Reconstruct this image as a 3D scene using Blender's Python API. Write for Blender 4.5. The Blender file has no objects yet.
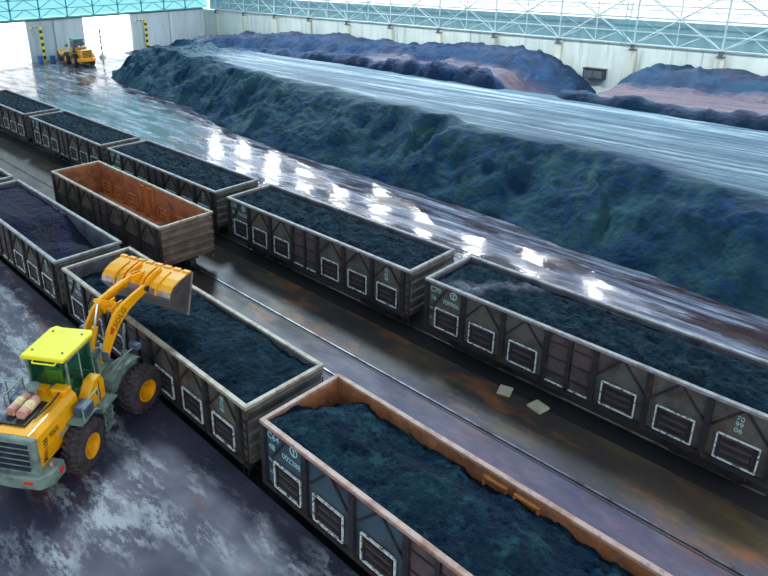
import bpy, math, random
import numpy as np
from mathutils import Matrix, Vector
random.seed(4)
SC = bpy.context.scene
COL = SC.collection

# ------------------------------------------------------------------ camera, sky, exposure
cam = bpy.data.cameras.new('camera')
cam.sensor_width = 36.0
cam.lens = 658.77 * 36.0 / 768.0
cam.shift_x = 54.26 / 768.0
cam.shift_y = -84.65 / 768.0
cam.clip_start = 0.1; cam.clip_end = 600
camo = bpy.data.objects.new('camera', cam); COL.objects.link(camo)
camo.location = (25.0585, -18.9876, 15.22)
camo.rotation_euler = (1.210959, 0.010974, 0.803750)
SC.camera = camo
SC.view_settings.view_transform = 'Standard'
SC.view_settings.look = 'None'
SC.view_settings.gamma = 1.0
SC.view_settings.use_curve_mapping = False
SC.view_settings.exposure = 0.95

world = bpy.data.worlds.new('sky'); SC.world = world; world.use_nodes = True
wn = world.node_tree.nodes; wl = world.node_tree.links
bg = wn['Background']
wtc = wn.new('ShaderNodeTexCoord'); wsep = wn.new('ShaderNodeSeparateXYZ')
wr = wn.new('ShaderNodeValToRGB')
wl.new(wtc.outputs['Generated'], wsep.inputs[0]); wl.new(wsep.outputs['Z'], wr.inputs[0])
wr.color_ramp.elements[0].position = 0.0; wr.color_ramp.elements[0].color = (1.0, 1.0, 1.0, 1)
wr.color_ramp.elements[1].position = 0.9; wr.color_ramp.elements[1].color = (0.86, 0.93, 1.0, 1)
wl.new(wr.outputs[0], bg.inputs['Color']); bg.inputs['Strength'].default_value = 1.05

sun = bpy.data.lights.new('sun', 'SUN'); sun.energy = 6.5; sun.angle = math.radians(9); sun.color = (1.0, 0.98, 0.95)
suno = bpy.data.objects.new('sun', sun); COL.objects.link(suno)
suno.rotation_euler = Vector((0.62, -0.42, -0.80)).to_track_quat('-Z', 'Y').to_euler()

# ------------------------------------------------------------------ helpers
def tag(o, label=None, cat=None, group=None, kind=None):
    if label: o['label'] = label
    if cat: o['category'] = cat
    if group: o['group'] = group
    if kind: o['kind'] = kind
    return o

def empty(name, loc=(0, 0, 0), rz=0.0):
    o = bpy.data.objects.new(name, None); COL.objects.link(o)
    o.location = loc; o.rotation_euler = (0, 0, rz); o.empty_display_size = 0.3
    return o

class MB:
    def __init__(s, M=None):
        s.v = []; s.f = []; s.m = []; s.M = M or Matrix.Identity(4)
    def add(s, vs, fs, mi=0):
        b = len(s.v)
        s.v += [tuple(s.M @ Vector(v)) for v in vs]
        for f in fs:
            s.f.append(tuple(b + i for i in f)); s.m.append(mi)
        return s
    def box(s, lo, hi, mi=0):
        x0, y0, z0 = lo; x1, y1, z1 = hi
        return s.add([(x0, y0, z0), (x1, y0, z0), (x1, y1, z0), (x0, y1, z0), (x0, y0, z1), (x1, y0, z1), (x1, y1, z1), (x0, y1, z1)],
              [(0, 3, 2, 1), (4, 5, 6, 7), (0, 1, 5, 4), (1, 2, 6, 5), (2, 3, 7, 6), (3, 0, 4, 7)], mi)
    def bar(s, a, b, w, h=None, mi=0, up=(0, 0, 1)):
        h = h or w; a = Vector(a); b = Vector(b); d = (b - a).normalized(); u = Vector(up)
        if abs(d.dot(u)) > 0.97: u = Vector((1, 0, 0))
        r = d.cross(u).normalized() * (w / 2); t = r.cross(d).normalized() * (h / 2)
        vs = [a - r - t, a + r - t, a + r + t, a - r + t, b - r - t, b + r - t, b + r + t, b - r + t]
        return s.add(vs, [(3, 2, 1, 0), (4, 5, 6, 7), (0, 1, 5, 4), (1, 2, 6, 5), (2, 3, 7, 6), (3, 0, 4, 7)], mi)
    def cyl(s, a, b, r, n=14, mi=0, r2=None):
        r2 = r if r2 is None else r2
        a = Vector(a); b = Vector(b); d = (b - a).normalized(); u = Vector((0, 0, 1)) if abs(d.z) < 0.9 else Vector((1, 0, 0))
        p = d.cross(u).normalized(); q = d.cross(p)
        vs = []
        for c, rr in ((a, r), (b, r2)):
            for i in range(n):
                t = 2 * math.pi * i / n; vs.append(c + p * (rr * math.cos(t)) + q * (rr * math.sin(t)))
        fs = [(i, (i + 1) % n, n + (i + 1) % n, n + i) for i in range(n)] + [tuple(range(n))[::-1], tuple(range(n, 2 * n))]
        return s.add(vs, fs, mi)
    def tube(s, pts, r, n=8, mi=0):
        for a, b in zip(pts[:-1], pts[1:]): s.cyl(a, b, r, n, mi)
        return s
    def lathe(s, prof, c, axis='y', n=28, mi=0, caps=True):
        # prof: list of (offset along axis, radius)
        c = Vector(c); vs = []
        for o, r in prof:
            for i in range(n):
                t = 2 * math.pi * i / n
                if axis == 'y': vs.append(c + Vector((r * math.cos(t), o, r * math.sin(t))))
                elif axis == 'z': vs.append(c + Vector((r * math.cos(t), r * math.sin(t), o)))
                else: vs.append(c + Vector((o, r * math.cos(t), r * math.sin(t))))
        fs = []
        for k in range(len(prof) - 1):
            for i in range(n):
                j = (i + 1) % n; fs.append((k * n + i, k * n + j, (k + 1) * n + j, (k + 1) * n + i))
        if caps: fs.append(tuple(range(n))[::-1]); fs.append(tuple(range((len(prof) - 1) * n, len(prof) * n)))
        return s.add(vs, fs, mi)
    def prism(s, pts, y0, y1, mi=0):
        # pts in (x, z), extruded in y
        n = len(pts)
        vs = [(x, y0, z) for x, z in pts] + [(x, y1, z) for x, z in pts]
        fs = [tuple(range(n)), tuple(range(n, 2 * n))[::-1]] + [(i, n + i, n + (i + 1) % n, (i + 1) % n) for i in range(n)]
        return s.add(vs, fs, mi)
    def shell(s, pts, y0, y1, t, mi=0):
        # open curved sheet of thickness t following pts (x,z)
        n = len(pts); off = []
        for i in range(n):
            a = Vector(pts[max(i - 1, 0)]); b = Vector(pts[min(i + 1, n - 1)]); d = (b - a).normalized()
            off.append((pts[i][0] - d.y * t, pts[i][1] + d.x * t))
        return s.prism(list(pts) + off[::-1], y0, y1, mi)
    def build(s, name, mats, parent=None, bevel=0, smooth=False):
        me = bpy.data.meshes.new(name); me.from_pydata(s.v, [], s.f)
        for m in (mats if isinstance(mats, (list, tuple)) else [mats]): me.materials.append(m)
        me.polygons.foreach_set('material_index', s.m)
        import bmesh
        bm = bmesh.new(); bm.from_mesh(me); bmesh.ops.recalc_face_normals(bm, faces=bm.faces); bm.to_mesh(me); bm.free()
        if smooth:
            me.polygons.foreach_set('use_smooth', [True] * len(me.polygons))
            me.set_sharp_from_angle(angle=math.radians(38))
        me.update()
        o = bpy.data.objects.new(name, me); COL.objects.link(o)
        if parent: o.parent = parent
        if bevel:
            b = o.modifiers.new('bevel', 'BEVEL'); b.width = bevel; b.segments = 2; b.limit_method = 'ANGLE'
        return o

KIDS = {}
def copy_tree(o, parent=None):
    c = o.copy(); COL.objects.link(c); c.parent = parent
    for ch in [x for x in o.children]:
        copy_tree(ch, c)
    return c

# numpy value noise
def vnoise(x, y, seed=0):
    xi = np.floor(x).astype(np.int64); yi = np.floor(y).astype(np.int64); xf = x - xi; yf = y - yi
    def h(a, b):
        n = (a * 374761393 + b * 668265263 + seed * 974711) & 0x7fffffff
        n = ((n ^ (n >> 13)) * 1274126177) & 0x7fffffff
        return ((n ^ (n >> 16)) & 0xffff) / 65535.0
    u = xf * xf * (3 - 2 * xf); v = yf * yf * (3 - 2 * yf)
    return (h(xi, yi) * (1 - u) + h(xi + 1, yi) * u) * (1 - v) + (h(xi, yi + 1) * (1 - u) + h(xi + 1, yi + 1) * u) * v
def fbm(x, y, o=4, seed=0, g=0.5):
    s = 0; a = 1; t = 0
    for k in range(o):
        s = s + a * (vnoise(x * 2 ** k, y * 2 ** k, seed + k) - 0.5) * 2; t += a; a *= g
    return s / t
def ridged(x, y, o=4, seed=0, g=0.5):
    s = 0; a = 1; t = 0
    for k in range(o):
        s = s + a * (1 - np.abs(2 * vnoise(x * 2 ** k, y * 2 ** k, seed + k) - 1)); t += a; a *= g
    return s / t
def sstep(a, b, x):
    t = np.clip((x - a) / (b - a), 0, 1); return t * t * (3 - 2 * t)

def grid_mesh(name, X, Y, Z, mat, keep=None, attr=None, skirt=None):
    ny, nx = X.shape
    idx = np.arange(nx * ny).reshape(ny, nx)
    f = np.stack([idx[:-1, :-1], idx[:-1, 1:], idx[1:, 1:], idx[1:, :-1]], -1).reshape(-1, 4)
    if keep is not None:
        k = keep.reshape(-1); f = f[k[f].any(axis=1)]
    V = np.stack([X, Y, Z], -1).reshape(-1, 3)
    used = np.unique(f); rm = np.full(len(V), -1); rm[used] = np.arange(len(used))
    V2 = V[used]; f2 = rm[f]
    me = bpy.data.meshes.new(name); me.from_pydata(V2.tolist(), [], f2.tolist())
    me.materials.append(mat); me.polygons.foreach_set('use_smooth', [True] * len(me.polygons))
    if attr is not None:
        a = me.attributes.new('flat', 'FLOAT', 'POINT'); a.data.foreach_set('value', attr.reshape(-1)[used].astype(np.float32))
    me.update()
    o = bpy.data.objects.new(name, me); COL.objects.link(o)
    return o

# ------------------------------------------------------------------ materials
def srgb(r, g, b):
    f = lambda c: (c / 255 / 12.92) if c / 255 <= 0.04045 else ((c / 255 + 0.055) / 1.055) ** 2.4
    return (f(r), f(g), f(b), 1)

class NT:
    def __init__(s, name):
        s.mat = bpy.data.materials.new(name); s.mat.use_nodes = True
        s.n = s.mat.node_tree.nodes; s.l = s.mat.node_tree.links
        s.b = s.n['Principled BSDF']; s.out = s.n['Material Output']
        s.tc = s.n.new('ShaderNodeTexCoord')
    def noise(s, scale=1, vec=(1, 1, 1), detail=4, rough=0.55, loc=(0, 0, 0), out='Fac', dist=0):
        mp = s.n.new('ShaderNodeMapping'); mp.inputs['Scale'].default_value = vec; mp.inputs['Location'].default_value = loc
        s.l.new(s.tc.outputs['Object'], mp.inputs[0])
        t = s.n.new('ShaderNodeTexNoise'); t.inputs['Scale'].default_value = scale; t.inputs['Detail'].default_value = detail
        t.inputs['Roughness'].default_value = rough; t.inputs['Distortion'].default_value = dist
        s.l.new(mp.outputs[0], t.inputs['Vector']); return t.outputs[out]
    def ramp(s, sock, stops):
        r = s.n.new('ShaderNodeValToRGB'); e = r.color_ramp.elements
        while len(e) < len(stops): e.new(0.5)
        for q, (p, c) in zip(e, stops):
            q.position = p; q.color = c if len(c) == 4 else (*c, 1)
        s.l.new(sock, r.inputs[0]); return r.outputs[0]
    def g(s, sock, lo, hi): return s.ramp(sock, [(lo, (0, 0, 0, 1)), (hi, (1, 1, 1, 1))])
    def mix(s, fac, a, b):
        m = s.n.new('ShaderNodeMix'); m.data_type = 'RGBA'
        for i, v in ((0, fac), (6, a), (7, b)):
            if hasattr(v, 'default_value') or hasattr(v, 'links'): s.l.new(v, m.inputs[i])
            else: m.inputs[i].default_value = v
        return m.outputs[2]
    def math(s, op, a, b=0.0, c=None, clamp=False):
        m = s.n.new('ShaderNodeMath'); m.operation = op; m.use_clamp = clamp
        for i, v in enumerate((a, b) if c is None else (a, b, c)):
            if hasattr(v, 'links'): s.l.new(v, m.inputs[i])
            else: m.inputs[i].default_value = v
        return m.outputs[0]
    def xyz(s):
        q = s.n.new('ShaderNodeSeparateXYZ'); s.l.new(s.tc.outputs['Object'], q.inputs[0]); return q.outputs
    def bump(s, sock, strength=0.3, dist=0.05):
        b = s.n.new('ShaderNodeBump'); b.inputs['Strength'].default_value = strength; b.inputs['Distance'].default_value = dist
        s.l.new(sock, b.inputs['Height']); s.l.new(b.outputs[0], s.b.inputs['Normal'])
    def set(s, k, v):
        if hasattr(v, 'links'): s.l.new(v, s.b.inputs[k])
        else: s.b.inputs[k].default_value = v

def worn(name, base, dirt, rough=0.55, scale=2.0, amt=(0.45, 0.65), metallic=0.0, vec=(1, 1, 1), third=None, bumpy=0.15, spec=0.5):
    t = NT(name)
    c = t.mix(t.g(t.noise(scale, vec, 5, 0.6), *amt), base, dirt)
    if third: c = t.mix(t.g(t.noise(scale * 2.3, vec, 5, 0.65, (7, 3, 1)), 0.55, 0.68), c, third)
    t.set('Base Color', c); t.set('Roughness', rough); t.set('Metallic', metallic); t.set('Specular IOR Level', spec)
    if bumpy: t.bump(t.noise(scale * 9, (1, 1, 1), 3), bumpy, 0.01)
    return t.mat

M = {}
# wagons
M['steel_side'] = worn('wagon_steel_grey', srgb(98, 94, 88), srgb(66, 62, 60), 0.5, 1.6, third=srgb(98, 74, 54))
M['steel_dark'] = worn('wagon_steel_dark', srgb(46, 46, 52), srgb(32, 30, 34), 0.5, 2.2, third=srgb(84, 62, 48))  # darker steel tone for posts, sills, braces and ladders
M['steel_in'] = worn('wagon_inner_grey', srgb(92, 92, 104), srgb(66, 62, 72), 0.6, 1.3, third=srgb(110, 88, 80))
M['rail_top'] = worn('wagon_rim_pale', srgb(150, 148, 148), srgb(112, 106, 104), 0.5, 2.5)
M['rail_cream'] = worn('wagon_rim_cream', srgb(170, 158, 138), srgb(130, 110, 92), 0.5, 2.5)
M['rail_pink'] = worn('wagon_rim_rusty', srgb(176, 142, 126), srgb(140, 92, 66), 0.5, 2.0, third=srgb(120, 100, 116))
M['rust_in'] = worn('wagon_inner_rust', srgb(164, 100, 62), srgb(122, 74, 48), 0.7, 1.4, third=srgb(176, 126, 90))
M['rust_floor'] = worn('wagon_floor_rust', srgb(214, 140, 100), srgb(186, 112, 72), 0.7, 1.2, third=srgb(140, 84, 52))
M['frame_in'] = worn('inner_frame_grey', srgb(104, 102, 112), srgb(74, 70, 78), 0.6, 2)
M['frame_rust'] = worn('inner_frame_rust', srgb(206, 132, 66), srgb(160, 88, 40), 0.7, 2)
M['rust_side'] = worn('wagon_side_brown', srgb(116, 102, 92), srgb(92, 72, 58), 0.6, 1.8, (0.4, 0.6), third=srgb(126, 96, 72))
M['rust_dark'] = worn('wagon_side_darkbrown', srgb(66, 60, 58), srgb(48, 40, 38), 0.6, 1.8, third=srgb(92, 66, 50))
M['teal_side'] = worn('wagon_side_bluish', srgb(62, 84, 98), srgb(46, 58, 72), 0.5, 1.6, third=srgb(78, 78, 82))
M['hatch'] = worn('hatch_plate', srgb(92, 78, 82), srgb(66, 56, 62), 0.5, 3.0, third=srgb(98, 72, 62))
def paint(name, col, under, lo=0.36, hi=0.44):
    t = NT(name); t.set('Base Color', t.mix(t.g(t.noise(9, (1, 1, 1), 4, 0.7), lo, hi), under, col)); t.set('Roughness', 0.6); return t.mat
M['white_paint'] = paint('white_outline_paint', srgb(228, 234, 228), srgb(80, 84, 84), 0.40, 0.48)
M['mark_paint'] = paint('stencil_paint', srgb(170, 215, 215), srgb(80, 110, 115), 0.30, 0.42)
M['bogie'] = worn('bogie_iron', srgb(44, 40, 42), srgb(30, 28, 32), 0.6, 4)
M['wheel_iron'] = worn('wheel_iron', srgb(70, 62, 60), srgb(42, 36, 36), 0.45, 4, metallic=0.5)
M['rail_steel'] = worn('rail_steel', srgb(150, 150, 160), srgb(92, 80, 76), 0.3, 1.2, metallic=0.7, bumpy=0)
# loader
def yel(name, a, b):
    t = NT(name); t.set('Base Color', t.mix(t.g(t.noise(2.2, (1, 1, 1), 5, 0.65), 0.55, 0.75), a, b)); t.set('Roughness', 0.35)
    t.set('Coat Weight', 0.3); return t.mat
M['yellow'] = yel('loader_yellow', srgb(242, 166, 0), srgb(204, 126, 6))
M['roof_yellow'] = yel('cab_roof_lemon', srgb(240, 226, 0), srgb(226, 204, 4))
M['grey_green'] = worn('loader_grey_green', srgb(124, 142, 130), srgb(90, 106, 102), 0.5, 3)
M['cab_grey'] = worn('cab_frame_grey', srgb(140, 152, 146), srgb(104, 114, 112), 0.45, 3)
M['worn_steel'] = worn('worn_bucket_steel', srgb(168, 160, 160), srgb(120, 112, 116), 0.35, 3, metallic=0.4)
M['bucket_in'] = worn('bucket_inside_steel', srgb(84, 74, 72), srgb(54, 48, 50), 0.5, 2.5, metallic=0.2)
M['tyre'] = worn('tyre_rubber', srgb(66, 58, 60), srgb(44, 38, 42), 0.85, 3, third=srgb(96, 80, 80))
M['black'] = worn('black_iron', srgb(34, 32, 36), srgb(22, 22, 26), 0.6, 4)
M['grille'] = worn('grille_blue_black', srgb(34, 44, 62), srgb(24, 30, 44), 0.4, 4)
M['chrome'] = worn('hydraulic_chrome', srgb(200, 215, 220), srgb(150, 170, 180), 0.2, 3, metallic=0.9, bumpy=0)
M['blue_grey'] = worn('tool_box_blue_grey', srgb(70, 88, 106), srgb(52, 66, 82), 0.45, 4)
M['pink'] = worn('wrapped_pipe_pink', srgb(206, 150, 132), srgb(176, 112, 96), 0.7, 5)
M['cream'] = worn('wrapped_pipe_cream', srgb(222, 200, 150), srgb(196, 168, 112), 0.7, 5)
M['red_lamp'] = worn('red_lamp_glass', srgb(235, 60, 24), srgb(200, 40, 20), 0.3, 5, bumpy=0)
M['cab_green'] = worn('cab_green_panel', srgb(20, 120, 84), srgb(12, 92, 66), 0.4, 4)
t = NT('green_tinted_glass'); t.set('Base Color', srgb(30, 84, 66)); t.set('Roughness', 0.05)
tr = t.n.new('ShaderNodeBsdfTransparent'); tr.inputs[0].default_value = (0.66, 0.86, 0.76, 1)
mx = t.n.new('ShaderNodeMixShader'); mx.inputs[0].default_value = 0.22
t.l.new(tr.outputs[0], mx.inputs[1]); t.l.new(t.b.outputs[0], mx.inputs[2]); t.l.new(mx.outputs[0], t.out.inputs[0]); M['glass'] = t.mat
M['dark_text'] = worn('dark_decal', srgb(70, 36, 10), srgb(52, 26, 10), 0.5, 5, bumpy=0)
M['red_text'] = worn('red_decal', srgb(200, 60, 20), srgb(180, 48, 16), 0.5, 5, bumpy=0)
M['badge'] = worn('silver_badge', srgb(170, 170, 150), srgb(130, 130, 120), 0.4, 8, bumpy=0)

# coal
def coal(name, a, b, c, streak=None, lump=9.0, bs=0.9, rough=0.7, big=0.35, dist=0.12):
    t = NT(name)
    col = t.mix(t.g(t.noise(big, (1, 1, 1), 4, 0.6), 0.38, 0.62), a, b)
    col = t.mix(t.g(t.noise(1.7, (1, 1, 1), 5, 0.7, (4, 9, 2)), 0.5, 0.72), col, c)
    if streak:
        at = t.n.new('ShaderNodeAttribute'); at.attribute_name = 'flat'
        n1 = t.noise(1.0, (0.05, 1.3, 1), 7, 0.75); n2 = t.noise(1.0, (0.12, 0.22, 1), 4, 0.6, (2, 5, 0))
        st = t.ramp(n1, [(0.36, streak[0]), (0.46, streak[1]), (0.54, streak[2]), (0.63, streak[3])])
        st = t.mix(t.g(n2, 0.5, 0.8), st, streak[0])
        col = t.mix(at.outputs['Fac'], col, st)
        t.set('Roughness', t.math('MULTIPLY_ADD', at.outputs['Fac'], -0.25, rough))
    else: t.set('Roughness', rough)
    t.set('Base Color', col); t.set('Specular IOR Level', 0.12)
    h = t.math('ADD', t.noise(lump, (1, 1, 1), 6, 0.7), t.math('MULTIPLY', t.noise(lump * 0.25, (1, 1, 1), 3, 0.6), 2.0))
    t.bump(h, bs, dist)
    return t.mat
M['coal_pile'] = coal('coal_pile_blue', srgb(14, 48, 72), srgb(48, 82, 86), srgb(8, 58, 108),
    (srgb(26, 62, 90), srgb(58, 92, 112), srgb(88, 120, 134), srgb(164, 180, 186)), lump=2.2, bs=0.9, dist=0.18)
M['coal_back'] = coal('coal_pile_back', srgb(14, 48, 82), srgb(36, 52, 76), srgb(12, 60, 96),
    (srgb(56, 58, 76), srgb(72, 68, 80), srgb(84, 78, 88), srgb(104, 100, 110)), lump=2.2, bs=0.9, dist=0.18)
M['coal_purple'] = coal('coal_pile_purple', srgb(22, 56, 80), srgb(44, 52, 76), srgb(26, 66, 90),
    (srgb(60, 58, 76), srgb(78, 72, 84), srgb(90, 82, 90), srgb(112, 102, 110)), lump=2.2, bs=0.9, dist=0.18)
M['coal_load'] = coal('coal_load_teal', srgb(3, 26, 40), srgb(8, 40, 54), srgb(30, 64, 78), lump=5.0, bs=1.0, big=0.8, dist=0.2)
M['coal_dusty'] = coal('coal_load_dusty', srgb(3, 26, 40), srgb(8, 40, 54), srgb(30, 64, 78), (srgb(90, 92, 106), srgb(110, 112, 124), srgb(128, 128, 138), srgb(150, 148, 156)), lump=5.0, bs=1.0, big=0.8, dist=0.2)
M['coal_load_violet'] = coal('coal_load_violet', srgb(34, 30, 56), srgb(42, 36, 44), srgb(12, 42, 64), lump=7.0, bs=0.8, big=0.5)
M['coal_load_blue'] = coal('coal_load_blue', srgb(4, 26, 50), srgb(12, 46, 56), srgb(40, 80, 88), lump=12.0, bs=0.9, big=0.5)

# floors
t = NT('yard_floor')
x, y, z = t.xyz()
base = t.mix(t.g(t.noise(0.22, (1, 1, 1), 5, 0.6), 0.35, 0.65), srgb(78, 64, 54), srgb(50, 44, 44))
base = t.mix(t.g(t.noise(0.33, (0.6, 1.4, 1), 5, 0.65, (3, 8, 0)), 0.52, 0.66), base, srgb(100, 84, 50))
rustm = t.math('MULTIPLY', t.g(t.noise(0.4, (0.7, 1.6, 1), 6, 0.7, (11, 2, 0)), 0.52, 0.70), t.math('MULTIPLY', t.g(x, 0.0, 1.0), 1.0))
base = t.mix(rustm, base, srgb(150, 88, 40))
base = t.mix(t.g(t.noise(0.9, (0.5, 1.3, 1), 6, 0.75, (1, 1, 0)), 0.64, 0.74), base, srgb(120, 112, 124))
pm = t.n.new('ShaderNodeMapRange'); t.l.new(t.math('ADD', y, t.math('MULTIPLY', t.noise(0.6, (1, 1, 1), 5, 0.7, (2, 7, 1)), 2.4)), pm.inputs[0])
px_ = t.n.new('ShaderNodeMapRange'); t.l.new(x, px_.inputs[0]); px_.inputs[1].default_value = 4.0; px_.inputs[2].default_value = 11.0
pm.inputs[1].default_value = -0.6; pm.inputs[2].default_value = -2.0
base = t.mix(t.math('MULTIPLY', pm.outputs[0], t.math('MULTIPLY', px_.outputs[0], 0.75)), base, t.mix(t.g(t.noise(1.1, (0.6, 1.2, 1), 6, 0.7), 0.4, 0.65), srgb(76, 66, 98), srgb(108, 94, 112)))
# wet haul road between the train and the heap
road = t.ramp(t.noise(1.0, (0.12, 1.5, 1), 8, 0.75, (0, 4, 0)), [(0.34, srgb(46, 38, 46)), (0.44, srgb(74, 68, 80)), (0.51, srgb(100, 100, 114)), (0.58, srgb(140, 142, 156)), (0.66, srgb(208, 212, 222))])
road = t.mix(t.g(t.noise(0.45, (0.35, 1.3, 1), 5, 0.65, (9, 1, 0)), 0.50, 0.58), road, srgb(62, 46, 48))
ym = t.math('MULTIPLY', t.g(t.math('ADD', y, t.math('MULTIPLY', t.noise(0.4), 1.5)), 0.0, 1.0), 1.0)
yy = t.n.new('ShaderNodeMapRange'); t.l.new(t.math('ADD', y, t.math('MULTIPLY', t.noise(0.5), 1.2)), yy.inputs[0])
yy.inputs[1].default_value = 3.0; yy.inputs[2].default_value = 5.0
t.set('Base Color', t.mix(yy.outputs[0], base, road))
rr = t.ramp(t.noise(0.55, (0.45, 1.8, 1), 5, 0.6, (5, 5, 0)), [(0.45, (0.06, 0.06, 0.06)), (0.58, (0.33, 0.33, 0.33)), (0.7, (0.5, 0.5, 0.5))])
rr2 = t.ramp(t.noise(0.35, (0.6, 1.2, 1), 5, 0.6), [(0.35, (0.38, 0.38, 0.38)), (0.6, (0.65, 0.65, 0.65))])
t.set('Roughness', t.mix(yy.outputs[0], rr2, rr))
hb = t.math('ADD', t.noise(1.6, (0.6, 1.4, 1), 5, 0.6), t.math('MULTIPLY', t.noise(9, (1, 1, 1), 3), 0.25))
t.bump(hb, 0.22, 0.05); t.set('Specular IOR Level', 0.45)
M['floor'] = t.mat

t = NT('platform_floor')
base = t.mix(t.g(t.noise(0.35, (1, 1, 1), 5, 0.62), 0.4, 0.62), srgb(60, 54, 72), srgb(36, 35, 54))
base = t.mix(t.g(t.noise(0.5, (0.5, 1.3, 1), 5, 0.65, (6, 2, 0)), 0.56, 0.68), base, srgb(96, 52, 50))
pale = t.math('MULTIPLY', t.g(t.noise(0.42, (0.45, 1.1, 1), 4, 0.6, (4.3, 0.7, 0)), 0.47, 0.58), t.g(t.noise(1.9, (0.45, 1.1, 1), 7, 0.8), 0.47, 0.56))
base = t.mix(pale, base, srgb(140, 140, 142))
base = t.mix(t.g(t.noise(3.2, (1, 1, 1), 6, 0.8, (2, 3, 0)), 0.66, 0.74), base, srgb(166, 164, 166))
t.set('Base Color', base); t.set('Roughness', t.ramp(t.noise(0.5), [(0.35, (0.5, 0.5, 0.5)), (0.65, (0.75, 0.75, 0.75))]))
t.bump(t.math('ADD', t.noise(3.0, (1, 1, 1), 5, 0.6), t.math('MULTIPLY', t.noise(20), 0.3)), 0.25, 0.04)
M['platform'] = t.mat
M['train_shade'] = worn('painted_train_shade', srgb(24, 22, 26), srgb(16, 15, 18), 0.9, 3)  # near-black colour standing in for the shade under the trains
M['platform_edge'] = worn('platform_edge_concrete', srgb(60, 58, 64), srgb(40, 38, 44), 0.8, 1.5)

def concrete(name, a, b, c):
    t = NT(name)
    col = t.mix(t.g(t.noise(0.4, (1, 1, 0.25), 5, 0.6), 0.4, 0.62), a, b)
    col = t.mix(t.g(t.noise(1.0, (1.6, 1.6, 0.12), 5, 0.7, (3, 1, 0)), 0.54, 0.70), col, c)
    t.set('Base Color', col); t.set('Roughness', 0.85); t.bump(t.noise(6), 0.15, 0.02); return t.mat
M['wall'] = concrete('concrete_wall', srgb(186, 200, 196), srgb(168, 184, 182), srgb(138, 152, 152))
M['wall_end'] = concrete('concrete_end_wall', srgb(192, 206, 212), srgb(176, 192, 198), srgb(150, 166, 174))
M['slab'] = concrete('slab_concrete', srgb(206, 192, 168), srgb(184, 168, 146), srgb(150, 132, 112))
M['pillar'] = concrete('concrete_pillar', srgb(190, 198, 184), srgb(168, 176, 166), srgb(128, 132, 122))
M['bracket'] = worn('steel_bracket', srgb(70, 84, 92), srgb(50, 60, 68), 0.6, 3)
M['apron'] = concrete('outside_concrete', srgb(225, 225, 222), srgb(210, 210, 208), srgb(196, 196, 194))
def clad(name, tint, solid, frac):
    t = NT(name)
    ln = t.noise(1.0, (1.2, 1.2, 0.04), 3, 0.5)
    c = t.mix(t.g(ln, 0.42, 0.6), solid, tuple(v * 0.82 for v in solid[:3]) + (1,))
    t.set('Base Color', c); t.set('Roughness', 0.5)
    tr = t.n.new('ShaderNodeBsdfTransparent'); tr.inputs[0].default_value = tint
    mx = t.n.new('ShaderNodeMixShader'); mx.inputs[0].default_value = 1 - frac
    t.l.new(tr.outputs[0], mx.inputs[1]); t.l.new(t.b.outputs[0], mx.inputs[2]); t.l.new(mx.outputs[0], t.out.inputs[0])
    return t.mat
M['clad_teal'] = clad('teal_cladding', (0.30, 0.48, 0.55, 1), srgb(120, 158, 165), 0.42)
M['clad_teal_end'] = clad('teal_end_cladding', (0.46, 0.74, 0.78, 1), srgb(150, 200, 202), 0.85)
M['clad_white'] = clad('white_translucent_cladding', (1, 1, 1, 1), srgb(225, 230, 232), 0.72)
M['roof'] = clad('translucent_roof', (0.80, 0.92, 1.0, 1), srgb(190, 205, 215), 0.5)
M['truss_pale'] = worn('truss_paint_pale', srgb(150, 172, 178), srgb(126, 148, 156), 0.5, 3)
M['truss_teal'] = worn('truss_paint_teal', srgb(60, 140, 146), srgb(44, 112, 120), 0.5, 3)
M['stripe_yellow'] = worn('stripe_yellow', srgb(246, 226, 0), srgb(220, 200, 0), 0.5, 3, bumpy=0)
M['stripe_black'] = worn('stripe_black', srgb(36, 40, 40), srgb(26, 28, 30), 0.5, 3, bumpy=0)
M['stripe_white'] = worn('stripe_white', srgb(210, 210, 214), srgb(190, 190, 194), 0.5, 3, bumpy=0)
M['blue_drum'] = worn('blue_drum', srgb(60, 110, 180), srgb(48, 84, 140), 0.5, 4)
M['dark_box'] = worn('dark_cabinet', srgb(38, 58, 66), srgb(28, 44, 52), 0.5, 3)
t = NT('lamp_glow'); t.set('Emission Color', (1, 1, 1, 1)); t.set('Emission Strength', 220.0); M['lamp'] = t.mat

# ------------------------------------------------------------------ hall: floor, platform, walls, roof
XW, YW, ZW = -82.6, 52.0, 6.22
mb = MB(); mb.box((XW, -10.3, -0.4), (48, YW + 0.4, 0)); o = mb.build('floor', M['floor']); tag(o, kind='structure')
mb = MB(Matrix.Translation((-5, -10.13, 0)) @ Matrix.Rotation(-0.0065, 4, 'Z'))
mb.box((-76, -34, -0.4), (52, 0, 0.9)); o = mb.build('loading_platform', M['platform'])
tag(o, 'raised concrete loading platform stained blue and purple beside the nearest train', kind='structure')
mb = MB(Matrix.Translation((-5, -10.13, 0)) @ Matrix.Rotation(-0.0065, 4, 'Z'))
mb.box((-76, 0.02, -0.1), (52, 3.3, 0.012)); o = mb.build('under_train_shade', M['train_shade']); tag(o, kind='structure')  # added dark strip: painted shade in the gap under the nearest train
mb = MB(); mb.box((XW + 2, -0.1, -0.1), (47, 3.35, 0.010)); o = mb.build('under_train_shade', M['train_shade']); tag(o, kind='structure')  # same painted shade under the far train, spreading just past the sills
mb = MB(); mb.box((-170, -60, -0.5), (XW - 0.4, 90, -0.02)); o = mb.build('outside_apron', M['apron']); tag(o, kind='structure')

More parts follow.
